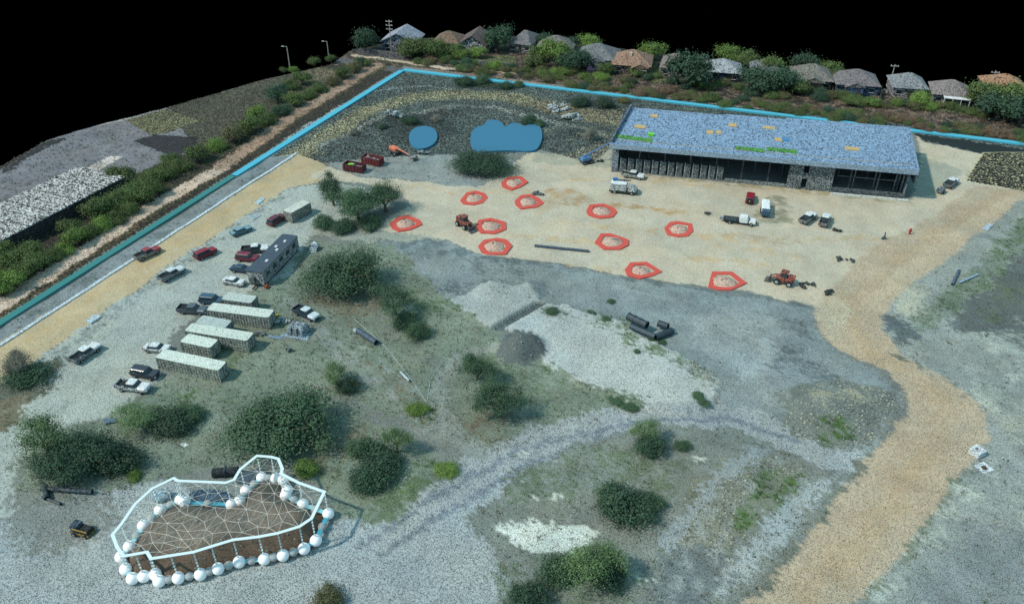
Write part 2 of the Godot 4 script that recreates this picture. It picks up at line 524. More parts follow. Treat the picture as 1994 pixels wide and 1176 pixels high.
	paint(world_poly([1915, 296, 1880, 350, 1994, 371, 2100, 388, 2150, 330, 1994, 296]), rgb(196, 190, 148), {"region": 12, "soft": 0.0, "wander": 0.0})
	# gravel lot
	paint(world_poly([-240, 920, 0, 748, 110, 672, 228, 590, 430, 450, 560, 368, 640, 356, 700, 362, 760, 400, 640, 446, 596, 470, 560, 540, 480, 562, 340, 640, 300, 742, 230, 800, 90, 846, 36, 920, 20, 1000, -200, 1060]), rgb(172, 180, 172), {"region": 4, "soft": 0.6, "wander": 1.4})
	paint(world_poly([600, 452, 700, 446, 800, 458, 870, 466, 800, 478, 720, 476]), rgb(160, 164, 150), {"region": 4, "soft": 1.0})
	for b2 in [[0, 770, 180, 648], [180, 645, 300, 555], [300, 560, 440, 462], [440, 455, 560, 380]]:
		paint(band([b2[0], b2[1] - 6, b2[2], b2[3] - 6], 2.2), rgb(136, 146, 142), {"soft": 1.2, "patch": 1.3, "veg": 0.1})
	paint(world_poly([60, 700, 130, 700, 90, 760, 0, 800, -60, 800, 0, 740]), rgb(100, 108, 96), {"region": 0, "soft": 1.2, "veg": 0.35})
	paint(world_poly([-60, 790, 60, 760, 40, 830, -60, 870]), rgb(116, 112, 92), {"region": 0, "soft": 1.2, "veg": 0.3})
	# grey slope below the yard
	paint(world_poly([730, 470, 870, 470, 940, 502, 1130, 524, 1300, 552, 1585, 602, 1600, 660, 1700, 720, 1760, 780, 1690, 880, 1560, 850, 1400, 800, 1400, 740, 1200, 630, 1060, 588, 860, 580, 780, 540]), rgb(136, 148, 148), {"soft": 0.6, "rub": 0.03})
	paint(world_poly([730, 466, 850, 466, 910, 484, 930, 506, 860, 508, 780, 496]), rgb(98, 112, 112), {"soft": 0.8, "patch": 0.6})
	paint(band([920, 506, 1000, 512, 1130, 526, 1300, 552, 1450, 574, 1590, 600], 1.6), rgb(104, 116, 116), {"soft": 0.6, "patch": 1.2})
	for b3 in [[930, 512, 950, 530], [1000, 516, 1010, 530], [960, 556, 1060, 566], [880, 560, 960, 570], [1400, 640, 1560, 700], [1450, 690, 1620, 740], [1520, 620, 1590, 660]]:
		paint(band([b3[0], b3[1], b3[2], b3[3]], 4.0), rgb(86, 98, 100), {"soft": 1.6, "patch": 1.0, "op": 0.85})
	paint(world_poly([1340, 620, 1460, 610, 1520, 680, 1460, 740, 1380, 700]), rgb(160, 172, 172), {"soft": 2.0, "op": 0.6})
	# pale stone pads and the ditch between them
	paint(world_poly([850, 588, 930, 566, 1030, 560, 1062, 588, 966, 642, 900, 614]), rgb(164, 172, 168), {"region": 5, "soft": 0.5, "wander": 1.0, "lift": 0.25})
	paint(world_poly([980, 640, 1066, 592, 1110, 598, 1200, 628, 1330, 698, 1404, 746, 1384, 790, 1334, 808, 1240, 792, 1150, 760, 1060, 712, 1020, 662]), rgb(180, 187, 182), {"region": 5, "soft": 0.5, "wander": 1.0, "lift": 0.5})
	paint(band([972, 638, 1052, 592], 2.2), rgb(96, 108, 108), {"soft": 0.0, "wander": 0.2, "lift": -0.7, "region": 0})
	paint(world_poly([1030, 655, 1060, 700, 1010, 706, 975, 690, 990, 655]), rgb(92, 102, 102), {"region": 0, "soft": 0.7, "rub": 0.1})
	for b4 in [[1150, 622, 1330, 706], [1220, 660, 1370, 740], [1160, 610, 1260, 650]]:
		paint(band([b4[0], b4[1], b4[2], b4[3]], 2.6), rgb(104, 124, 92), {"soft": 1.5, "patch": 1.9, "veg": 0.7, "op": 0.8})
	paint(world_poly([1290, 690, 1390, 730, 1410, 770, 1330, 730]), rgb(150, 158, 148), {"soft": 1.2, "rub": 0.25, "op": 0.7})
	# dry grass under and around the trees
	for g in [[600, 470, 760, 470, 860, 570, 960, 640, 990, 690, 900, 700, 820, 690, 730, 600, 600, 560, 500, 560, 560, 540],
			[480, 566, 600, 560, 730, 610, 860, 720, 900, 800, 820, 830, 700, 790, 560, 740, 440, 740, 330, 740, 400, 660],
			[240, 800, 300, 744, 560, 740, 700, 800, 860, 890, 800, 990, 660, 1030, 640, 980, 540, 890, 340, 930, 200, 1000, 40, 960, 30, 900, 90, 848],
			[860, 690, 1010, 660, 1060, 712, 1240, 794, 1160, 820, 1060, 850, 960, 880, 880, 850, 850, 770]]:
		paint(world_poly(g), rgb(124, 136, 120), {"soft": 1.2, "wander": 2.4, "veg": 0.3})
	for g2 in [[560, 890, 680, 820, 720, 850, 640, 940], [700, 700, 800, 760, 840, 830, 760, 800], [900, 800, 1010, 790, 980, 870, 900, 850], [640, 540, 760, 580, 700, 640, 600, 590]]:
		paint(world_poly(g2), rgb(124, 112, 88), {"soft": 2.0, "wander": 2.0, "op": 0.8, "patch": 1.0})
	for g3 in [[420, 640, 470, 700, 440, 720, 400, 690], [780, 560, 850, 575, 900, 600, 870, 615, 790, 590], [1060, 600, 1110, 610, 1090, 630, 1060, 620], [1180, 760, 1250, 780, 1240, 800, 1160, 780], [820, 890, 900, 900, 860, 940, 780, 960], [1040, 700, 1080, 715, 1060, 730], [240, 780, 380, 760, 400, 790, 260, 830], [700, 960, 840, 930, 820, 990, 720, 1030], [780, 780, 840, 790, 820, 830]]:
		paint(world_poly(g3), rgb(78, 102, 62), {"soft": 1.4, "wander": 1.8, "op": 0.8, "patch": 1.2, "veg": 0.9})
	paint(band([560, 590, 700, 720, 830, 830, 960, 890], 3.0), rgb(140, 146, 138), {"soft": 1.0, "patch": 1.0})
	# wheel track and gravel of the foreground
	paint(world_poly([-200, 1250, -200, 1060, 20, 1000, 150, 960, 330, 940, 640, 1020, 760, 1010, 920, 900, 980, 880, 1060, 830, 1250, 800, 1420, 796, 1560, 840, 1690, 884, 1660, 930, 1500, 870, 1420, 830, 1250, 828, 1110, 866, 1000, 940, 900, 1010, 960, 1060, 1000, 1130, 960, 1250]), rgb(162, 172, 172), {"region": 11, "soft": 0.8, "wander": 1.4})
	paint(band([860, 970, 950, 905, 1060, 852, 1160, 828, 1280, 812, 1430, 812, 1600, 876], 6.0), rgb(160, 167, 166), {"region": 11, "soft": 1.0, "wander": 1.2})
	paint(band([700, 1060, 900, 940, 1060, 858, 1250, 818, 1420, 818, 1560, 858], 1.2), rgb(128, 138, 144), {"soft": 0.6})
	paint(band([740, 1080, 940, 960, 1090, 876, 1250, 832], 1.0), rgb(126, 136, 142), {"soft": 0.6})
	paint(world_poly([20, 960, 200, 950, 220, 1050, 100, 1080, 0, 1060]), rgb(128, 134, 126), {"soft": 2.4, "op": 0.8})
	paint(world_poly([1250, 832, 1420, 836, 1500, 870, 1640, 940, 1560, 1060, 1440, 1176, 1380, 1250, 940, 1250, 1000, 1130, 960, 1060, 900, 1010, 1000, 940, 1110, 870]), rgb(128, 135, 127), {"soft": 1.0, "veg": 0.22, "wander": 2.0})
	paint(world_poly([980, 1026, 1020, 1010, 1110, 1020, 1180, 1040, 1150, 1076, 1060, 1082, 990, 1056]), rgb(206, 216, 206), {"soft": 0.8, "wander": 1.6})
	for w in [[1030, 965, 1050, 970, 1046, 976], [1075, 960, 1090, 962, 1070, 985], [1010, 875, 1040, 885, 1020, 895], [1230, 1120, 1270, 1130, 1240, 1145], [1345, 885, 1375, 895, 1350, 905]]:
		paint(world_poly(w), rgb(200, 208, 196), {"soft": 0.5, "wander": 0.8})
	paint(world_poly([1330, 950, 1440, 880, 1560, 900, 1520, 1000, 1400, 1080, 1330, 1060]), rgb(124, 128, 112), {"soft": 1.6, "rub": 0.55, "veg": 0.1})
	paint(world_poly([1490, 920, 1560, 930, 1520, 1000, 1420, 1050, 1440, 990]), rgb(84, 112, 58), {"soft": 1.2, "patch": 0.9, "veg": 1.0, "rub": 0.0})
	paint(band([1300, 1060, 1380, 960, 1480, 880], 2.6), rgb(160, 170, 172), {"soft": 1.0, "op": 0.7})
	paint(world_poly([1560, 950, 1640, 930, 1500, 1080, 1400, 1176, 1390, 1130, 1480, 1040]), rgb(164, 174, 174), {"soft": 1.0, "op": 0.8})
	paint(world_poly([1290, 1080, 1400, 1060, 1430, 1100, 1380, 1200, 1270, 1200]), rgb(104, 114, 116), {"soft": 2.0, "op": 0.8})
	# rubble heap beside the haul road
	paint(world_poly([1500, 770, 1620, 740, 1730, 760, 1760, 790, 1690, 860, 1640, 880, 1540, 840]), rgb(120, 128, 120), {"soft": 1.2, "rub": 0.6})
	paint(world_poly([1580, 825, 1650, 820, 1660, 860, 1610, 872]), rgb(78, 106, 58), {"soft": 1.2, "veg": 0.9, "patch": 1.0, "rub": 0.1})
	paint(world_poly([1560, 760, 1700, 770, 1690, 800, 1580, 800]), rgb(172, 168, 138), {"soft": 2.0, "patch": 1.6, "op": 0.7})
	# land on the right
	paint(world_poly([1994, 386, 1930, 440, 1850, 500, 1770, 560, 1722, 606, 1722, 650, 1760, 692, 1850, 738, 1912, 790, 1932, 850, 1890, 900, 1770, 1062, 1660, 1176, 1600, 1250, 2400, 1250, 2400, 500, 2100, 392]), rgb(146, 154, 148), {"region": 0, "soft": 0.3, "wander": 0.8, "veg": 0.08})
	paint(world_poly([1994, 420, 2100, 400, 2100, 470, 1960, 540, 1870, 610, 1790, 650, 1775, 620, 1850, 560, 1920, 500]), rgb(82, 106, 66), {"soft": 1.2, "wander": 1.6, "patch": 0.25, "op": 1.0, "veg": 0.8})
	paint(world_poly([2000, 480, 2200, 450, 2200, 720, 2050, 720, 1960, 660, 1850, 640, 1880, 590, 1950, 540]), rgb(98, 106, 104), {"soft": 1.6, "wander": 1.6, "veg": 0.15})
	paint(world_poly([1722, 610, 1760, 620, 1800, 660, 1740, 670]), rgb(90, 102, 104), {"soft": 1.2, "op": 0.9})
	paint(world_poly([1760, 560, 1800, 560, 1790, 620, 1740, 610]), rgb(178, 182, 164), {"soft": 1.4, "op": 0.8})
	for w2 in [[1900, 650, 2100, 640, 2100, 760, 1960, 740], [1880, 730, 1960, 760, 2100, 860, 2100, 940, 1960, 850], [1900, 920, 1960, 900, 1800, 1100, 1720, 1200, 1660, 1190, 1780, 1070], [1960, 960, 2100, 960, 2060, 1040, 1980, 1010]]:
		paint(world_poly(w2), rgb(182, 190, 176), {"soft": 1.6, "wander": 2.0, "op": 0.8, "patch": 0.6})
	paint(world_poly([1900, 1020, 2100, 1060, 2100, 1250, 1760, 1250, 1800, 1150]), rgb(134, 142, 142), {"soft": 2.0, "op": 0.8})
	paint(band([1740, 690, 1850, 745, 1910, 800], 1.4), rgb(104, 112, 100), {"soft": 0.8, "patch": 1.2})
	paint(band([1700, 880, 1580, 1040, 1450, 1170], 1.2), rgb(110, 116, 104), {"soft": 0.6, "patch": 1.4})
	paint(band([1880, 915, 1770, 1075, 1680, 1176], 1.0), rgb(120, 128, 108), {"soft": 0.6, "patch": 1.4})
	# wheel ruts
	for rt in [[30, 830, 200, 690, 330, 600, 470, 500, 560, 440], [60, 850, 230, 700, 360, 610, 500, 500, 590, 440], [10, 800, 160, 690, 320, 570, 450, 470], [600, 470, 690, 455, 800, 462], [560, 580, 680, 690, 800, 800, 920, 890], [590, 572, 720, 690, 830, 790, 950, 870]]:
		paint(band(rt, 0.9), rgb(150, 158, 152), {"soft": 0.5, "wander": 0.8, "op": 0.55, "patch": 0.8})
	for rt2 in [[1300, 1176, 1340, 1080, 1400, 980, 1480, 890], [1340, 1176, 1380, 1090, 1430, 990, 1520, 890], [1420, 640, 1480, 720, 1500, 800], [1450, 640, 1520, 730, 1540, 800], [1780, 700, 1880, 760, 1960, 860, 1994, 960], [1994, 620, 1900, 680, 1880, 720], [880, 700, 850, 760, 860, 830, 920, 880], [1200, 560, 1400, 600, 1560, 640]]:
		paint(band(rt2, 1.3), rgb(162, 170, 166), {"soft": 0.8, "wander": 1.0, "op": 0.5, "patch": 0.9})
	for ol in [[1000, 900, 1130, 890, 1240, 900, 1200, 960, 1060, 1000, 980, 960], [1130, 880, 1260, 870, 1330, 890, 1300, 960, 1220, 940], [700, 940, 840, 900, 880, 930, 780, 1000, 690, 1030], [880, 690, 960, 680, 1040, 720, 1140, 770, 1080, 800, 960, 780], [960, 1100, 1060, 1090, 1260, 1120, 1240, 1200, 960, 1200], [420, 740, 480, 720, 470, 790, 420, 800], [720, 560, 800, 560, 860, 620, 780, 640], [1940, 560, 1994, 530, 2060, 560, 1900, 640], [560, 880, 640, 860, 700, 900, 640, 960]]:
		paint(world_poly(ol), rgb(96, 112, 84), {"soft": 1.8, "wander": 2.2, "op": 0.75, "patch": 1.1, "veg": 0.5})
	paint(band([940, 888, 885, 850, 852, 790, 862, 735, 900, 695, 965, 672], 2.6), rgb(148, 154, 146), {"soft": 1.0, "wander": 1.2, "op": 0.8})
	paint(world_poly([1034, 650, 1062, 696, 1030, 716, 980, 706, 968, 686, 990, 652]), rgb(92, 101, 100), {"region": 0, "soft": 0.8, "rub": 0.08, "veg": 0.0})
	# heaps and banks
	mound(975, 572, 5.0, 1.3, 1.4)
	mound(1035, 565, 4.0, 1.5)
	mound(950, 565, 4.5, 1.0)
	mound(1012, 680, 4.6, 2.8, 1.2)
	mound(935, 510, 3.5, 0.7, 1.6)
	mound(1010, 518, 3.5, 0.7, 1.6)
	mound(1440, 950, 9.0, 1.6, 1.4, 0.7)
	mound(1630, 800, 10.0, 1.6, 1.2)
	mound(1350, 725, 8.0, 0.8, 1.8, 0.6)
	mound(1930, 480, 6.0, 1.2, 2.0, -0.8)
	mound(1560, 505, 2.6, 0.4)
	for rr in [[740, 232, 7.0, 1.2], [880, 215, 7.0, 1.2], [1110, 262, 6.0, 1.6], [1135, 280, 5.0, 1.2], [660, 285, 7.0, 1.0]]:
		mound(rr[0], rr[1], rr[2], rr[3], 1.4)
	mound(210, 1060, 5.0, 0.9, 1.0)
	build_pile_height()

# ---------------------------------------------------------------- the surveyed stockpile
const RING := [247, 1018, 281, 1031, 313, 1001, 353, 981, 361, 986, 452, 990, 468, 984, 480, 963, 511, 937, 538, 939, 552, 943, 560, 963, 557, 972, 591, 990, 640, 1008, 616, 1060, 593, 1076, 552, 1089, 516, 1096, 467, 1102, 426, 1115, 392, 1126, 349, 1133, 312, 1139, 304, 1126, 282, 1130, 260, 1134, 247, 1116, 238, 1092, 254, 1072]
func ring_points() -> Array:
	# the corners marked with white balls, in order round the heap
	var order := [281, 1031, 313, 1001, 353, 981, 361, 986, 452, 990, 468, 984, 480, 963, 511, 937, 538, 939, 552, 943, 560, 963, 557, 972, 591, 990, 640, 1008, 616, 1060, 593, 1076, 552, 1089, 516, 1096, 467, 1102, 426, 1115, 392, 1126, 349, 1133, 312, 1139, 304, 1126, 282, 1130, 260, 1134, 247, 1116, 238, 1092, 254, 1072]
	var r := []
	for i in range(0, order.size(), 2):
		r.append(P(order[i], order[i + 1]))
	return r

func build_pile_height() -> void:
	var poly := PackedVector2Array()
	for q in ring_points():
		poly.append(Vector2(q.x, q.z))
	var l := lin(rgb(122, 106, 88))
	var l2 := lin(rgb(104, 84, 66))
	var c := Vector2.ZERO
	for q in poly:
		c += q / poly.size()
	for j in NZ:
		for i in NX:
			var q := Vector2(X0 + i * STEP, Z0 + j * STEP)
			if q.distance_squared_to(c) > 400.0 or not Geometry2D.is_point_in_polygon(q, poly):
				continue
			var d := 1e9
			for e in poly.size():
				d = min(d, Geometry2D.get_closest_point_to_segment(q, poly[e], poly[(e + 1) % poly.size()]).distance_to(q))
			var k := j * NX + i
			hgt[k] += clamp(d * 0.95 + warpx[k] * 0.7, 0.0, 2.7 + warpz[k] * 0.5) * smoothstep(0.0, 1.0, d)
			colr[k] = colr[k].lerp(l2 if d < 3.2 else l, 0.95)
			reg[k] = 0
			veg[k] = 0.0
			rub[k] = 0.04

# one bar of a closed outline, its ends cut to meet the neighbouring bars
func mitred(pts: Array, i: int, w: float, y: float, thick: float) -> ArrayMesh:
	var n := pts.size()
	var m := MB.new()
	var side := []
	for k in [i, (i + 1) % n]:
		var p: Vector3 = pts[k]
		var d0: Vector3 = (p - pts[(k - 1 + n) % n])
		var d1: Vector3 = (pts[(k + 1) % n] - p)
		var n0 := Vector3(-d0.z, 0, d0.x).normalized()
		var n1 := Vector3(-d1.z, 0, d1.x).normalized()
		var b := (n0 + n1)
		b = b.normalized() if b.length() > 0.3 else n1
		var e: float = w / 2 / max(b.dot(n1), 0.55)
		side.append(Vector3(p.x, y, p.z) + b * e)
		side.append(Vector3(p.x, y, p.z) - b * e)
	var up := Vector3(0, thick / 2, 0)
	var r0 := [side[0] - up, side[2] - up, side[3] - up, side[1] - up]
	var r1 := [side[0] + up, side[2] + up, side[3] + up, side[1] + up]
	m.loft([r0, r1], true)
	return m.done()

func build_survey_marker() -> void:
	var pts := ring_points()
	var c := Vector3.ZERO
	for q in pts:
		c += q / pts.size()
	var t := thing("survey_marker", "white ball marked cyan ring and raised white net over brown heap", "survey marker", c)
	var cyan := flat(rgb(150, 222, 230))
	var blue := flat(rgb(72, 176, 200))
	var white := flat(rgb(255, 255, 255), 1.0, 0.6)
	white.albedo_color = Color(0.99, 0.99, 0.99)
	var ghost := flat(rgb(214, 212, 210), 0.6)
	var pale := flat(rgb(226, 246, 248))
	var up := 4.3
	var n := pts.size()
	var rel := []
	for q in pts:
		rel.append(q - c)
	var ballm := MB.new()
	ballm.ball(Vector3.ZERO, Vector3(0.8, 0.8, 0.8), 16, 10)
	var ball := ballm.done(true)
	var gm := MB.new()
	gm.ball(Vector3.ZERO, Vector3(0.58, 0.58, 0.58), 14, 8)
	var gball := gm.done(true)
	var dash := MB.new()
	dash.box(Vector3.ZERO, Vector3(0.16, 0.22, 0.16))
	for i in n:
		var a: Vector3 = pts[i] - c
		var b: Vector3 = pts[(i + 1) % n] - c
		a.y = 0.75
		b.y = 0.75
		var mid: Vector3 = (a + b) / 2
		part("ring_bar", mitred(rel, i, 0.62, 0.75, 0.12), blue if i in [3, 13, 14] else cyan, t)
		part("corner_ball", ball, white, t, a)
		if a.distance_to(b) > 2.0:
			part("middle_ball", gball, ghost, t, mid)
		# upper outline
		part("outline_bar", mitred(rel, i, 0.42, up + 0.7, 0.05), pale, t)
		var p := MB.new()
		for e in 7:
			p.box(Vector3(a.x, 1.2 + e * 0.6, a.z), Vector3(0.17, 0.28, 0.17))
		part("dashed_post", p.done(), pale, t)
	# triangle net stretched between the outline
	var poly := PackedVector2Array()
	for q in pts:
		poly.append(Vector2(q.x - c.x, q.z - c.z))
	var inner := poly.duplicate()
	var cand := PackedVector2Array()
	for q in poly:
		cand.append(q)
	for i in 900:
		var q := Vector2(rng.randf_range(-15, 15), rng.randf_range(-10, 10))
		if not Geometry2D.is_point_in_polygon(q, inner):
			continue
		var ok := true
		for e in cand:
			if e.distance_to(q) < 1.15:
				ok = false
				break
		if ok:
			cand.append(q)
	var del := Geometry2D.triangulate_delaunay(cand)
	var net := MB.new()
	var done := {}
	for i in range(0, del.size(), 3):
		for e in 3:
			var u := del[i + e]
			var w := del[i + (e + 1) % 3]
			var key: int = min(u, w) * 5000 + max(u, w)
			if done.has(key):
				continue
			done[key] = true
			if not Geometry2D.is_point_in_polygon((cand[u] + cand[w]) / 2, inner):
				continue
			net.tube(Vector3(cand[u].x, up + 0.66, cand[u].y), Vector3(cand[w].x, up + 0.66, cand[w].y), 0.024, 0.024, 4, false)
	var pane := MB.new()
	var pt := Geometry2D.triangulate_polygon(poly)
	for i in range(0, pt.size(), 3):
		pane.tri(Vector3(poly[pt[i]].x, up + 0.6, poly[pt[i]].y), Vector3(poly[pt[i + 1]].x, up + 0.6, poly[pt[i + 1]].y), Vector3(poly[pt[i + 2]].x, up + 0.6, poly[pt[i + 2]].y), Vector3(0, -50, 0))
	part("film", pane.done(), flat(rgb(170, 200, 200), 0.06), t)
	var no := part("net", net.done(), flat(rgb(236, 232, 220)), t)
	no.set_meta("kind", "stuff")

# ---------------------------------------------------------------- plants
# a crown of many small leaves in clumps; scale 1 is a crown about 5 m in radius
func crown(key: String, clumps: int, leaves: int, leaf: float, flatness: float, open: float, seed: int) -> ArrayMesh:
	if cache.has(key):
		return cache[key]
	var r := RandomNumberGenerator.new()
	r.seed = seed
	var vs := PackedVector3Array()
	var ns := PackedVector3Array()
	var cs := PackedColorArray()
	for c in clumps:
		var az := r.randf() * TAU
		var el := asin(r.randf_range(-0.18, 1.0))
		var rad := 5.0 * r.randf_range(0.5, 0.86) * (0.84 + 0.22 * sin(az * 2.0 + seed) + 0.18 * sin(az * 5.0 + seed * 1.7))
		var ctr := Vector3(cos(az) * cos(el), sin(el) * flatness, sin(az) * cos(el)) * rad
		ctr.y += 5.0 * flatness * 0.25
		var cr := 5.0 * r.randf_range(0.18, 0.34)
		var tone := r.randf_range(0.7, 1.25)
		for l in leaves:
			var d := Vector3(r.randfn(), r.randfn(), r.randfn()) * cr * open * (1.7 if r.randf() < 0.14 else 1.0)
			d.y *= 0.7
			var p := ctr + d
			if p.y < -0.6:
				p.y = -0.6 + r.randf() * 0.5
			var nrm := (d.normalized() + Vector3(0, 0.5, 0) + Vector3(r.randfn(), r.randfn(), r.randfn()) * 0.55).normalized()
			var u := nrm.cross(Vector3(r.randfn(), r.randfn(), r.randfn())).normalized()
			var w := nrm.cross(u)
			var s := leaf * r.randf_range(0.6, 1.35)
			u *= s
			w *= s * 0.7
			var g := tone * r.randf_range(0.6, 1.4)
			var col := Color(g * r.randf_range(0.9, 1.15), g, g * r.randf_range(0.85, 1.1))
			for q in [p - u, p + w, p + u, p - u, p + u, p - w]:
				vs.append(q)
				ns.append(nrm)
				cs.append(col)
	var arr := []
	arr.resize(Mesh.ARRAY_MAX)
	arr[Mesh.ARRAY_VERTEX] = vs
	arr[Mesh.ARRAY_NORMAL] = ns
	arr[Mesh.ARRAY_COLOR] = cs
	var am := ArrayMesh.new()
	am.add_surface_from_arrays(Mesh.PRIMITIVE_TRIANGLES, arr)
	cache[key] = am
	return am

func leaf_mat(c: Color) -> StandardMaterial3D:
	var key := "leaf" + c.to_html()
	if not mats.has(key):
		var m := StandardMaterial3D.new()
		var l := c.srgb_to_linear()
		m.albedo_color = Color(l.r, l.g, l.b).linear_to_srgb()
		m.vertex_color_use_as_albedo = true
		m.roughness = 0.85
		mats[key] = m
	return mats[key]

func trunk_mesh(seed: int) -> ArrayMesh:
	var key := "trunk%d" % seed
	if cache.has(key):
		return cache[key]
	var r := RandomNumberGenerator.new()
	r.seed = seed
	var m := MB.new()
	var fork := Vector3(r.randf_range(-0.3, 0.3), 1.8, r.randf_range(-0.3, 0.3))
	m.tube(Vector3(0, -0.3, 0), fork, 0.42, 0.3, 8)
	for i in 6:
		var a := TAU * i / 6 + r.randf()
		var k := fork + Vector3(cos(a) * 1.6, 1.4 + r.randf(), sin(a) * 1.6)
		m.tube(fork - Vector3(0, 0.1, 0), k, 0.22, 0.13, 6)
		m.tube(k, k + Vector3(cos(a + 0.4) * 1.5, 1.3, sin(a + 0.4) * 1.5), 0.13, 0.04, 5)
		m.tube(k, k + Vector3(cos(a - 0.6) * 1.7, 0.6, sin(a - 0.6) * 1.7), 0.11, 0.03, 5)
	cache[key] = m.done()
	return cache[key]

const LEAF := {
	"site": [72, 102, 74], "dark": [54, 82, 62], "pale": [96, 124, 82], "warm": [84, 104, 56], "bright": [104, 132, 62], "olive": [98, 100, 66], "grey": [118, 122, 112], "pink": [206, 158, 190], "brown": [120, 100, 82]}

# kind: dome, loose, umbrella, bush, far
func plant(px: float, py: float, kind: String, tint: String, size: float, called: String, label: String, category: String, group := "", tall := 1.0) -> Node3D:
	var at := G(px, py)
	var t := thing(called, label, category, at, rng.randf() * TAU, group)
	var v := rng.randi_range(0, 1)
	var mesh: ArrayMesh
	var cy := 0.0
	match kind:
		"dome":
			mesh = crown("dome%d" % v, 46, 560, 0.115, 0.7, 0.6, 11 + v)
			cy = 1.6
		"loose":
			mesh = crown("loose%d" % v, 26, 420, 0.115, 0.7, 0.62, 21 + v)
			cy = 2.4
		"umbrella":
			mesh = crown("umbrella%d" % v, 19, 380, 0.11, 0.42, 0.66, 31 + v)
			cy = 3.6
		"bush":
			mesh = crown("bush%d" % v, 24, 300, 0.17, 0.65, 0.68, 41 + v)
			cy = 0.5
		_:
			mesh = crown("far%d" % v, 26, 230, 0.23, 0.75, 0.64, 51 + v)
			cy = 2.0
	var k := size / 5.0
	var col: Array = LEAF[tint]
	var j := rng.randf_range(0.9, 1.1)
	var o := part("crown" if kind != "bush" else "foliage", mesh, leaf_mat(rgb(round(col[0] * j), round(col[1] * j), round(col[2] * j))), t, Vector3(0, cy * k * tall, 0))
	o.scale = Vector3(k, k * tall, k)
	var tr := part("trunk" if kind != "bush" else "stem", trunk_mesh(61 + v), mat(rgb(98, 88, 74), 2), t)
	var ts := k * (1.0 if kind != "bush" else 0.55)
	tr.scale = Vector3(ts, ts * (0.9 if kind != "umbrella" else 1.0) * tall, ts)
	return t

# ---------------------------------------------------------------- vehicles
func mesh_of(key: String, f: Callable) -> ArrayMesh:
	if not cache.has(key):
		cache[key] = f.call()
	return cache[key]

func ex(poly: Array, w: float, z := 0.0) -> ArrayMesh:
	var m := MB.new()
	var p := PackedVector2Array()
	for i in range(0, poly.size(), 2):
		p.append(Vector2(poly[i], poly[i + 1]))
	m.extrude(p, w, z)
	return m.done()

func bx(c: Vector3, s: Vector3, yaw := 0.0, pitch := 0.0) -> ArrayMesh:
	var m := MB.new()
	m.box(c, s, yaw, pitch)
	return m.done()

func wheel(parent: Node, at: Vector3, r: float, w: float, rimc := rgb(150, 152, 155)) -> void:
	var tyre := mesh_of("tyre%.2f%.2f" % [r, w], func():
		var m := MB.new()
		m.tube(Vector3(0, 0, -w / 2), Vector3(0, 0, w / 2), r, r, 14)
		return m.done())
	var rim := mesh_of("rim%.2f%.2f" % [r, w], func():
		var m := MB.new()
		m.tube(Vector3(0, 0, -w / 2 - 0.02), Vector3(0, 0, w / 2 + 0.02), r * 0.55, r * 0.55, 10)
		return m.done())
	var o := part("wheel", tyre, mat(rgb(28, 32, 34), 1), parent, at)
	part("rim", rim, mat(rimc, 1, 0.5), o)

func vpos(a: Array) -> Array:
	var p := P(a[0], a[1], 0.5)
	var q := P(a[2], a[3], 0.5)
	var c := (p + q) / 2
	c.y = gy(c.x, c.z) + 0.01
	return [c, atan2(-(q.z - p.z), q.x - p.x)]

func lights(t: Node, L: float, W: float, y: float) -> void:
	for s in [-1, 1]:
		part("headlight", mesh_of("headlight", func(): return bx(Vector3.ZERO, Vector3(0.12, 0.18, 0.36))), glass(rgb(210, 215, 220)), t, Vector3(L / 2 - 0.05, y, s * (W / 2 - 0.3)))
		part("tail_light", mesh_of("tail_light", func(): return bx(Vector3.ZERO, Vector3(0.1, 0.26, 0.18))), glass(rgb(120, 14, 16)), t, Vector3(-L / 2 + 0.04, y + 0.1, s * (W / 2 - 0.16)))

func cab_rows(y0: float, y1: float, L0: float, L1: float, W: float, x0: float, x1: float) -> ArrayMesh:
	var m := MB.new()
	m.hull([[y0, L0, W, x0], [y1 - 0.06, L1 + 0.12, W - 0.3, x1], [y1, L1 - 0.1, W - 0.46, x1]], Vector3.ZERO)
	return m.done()

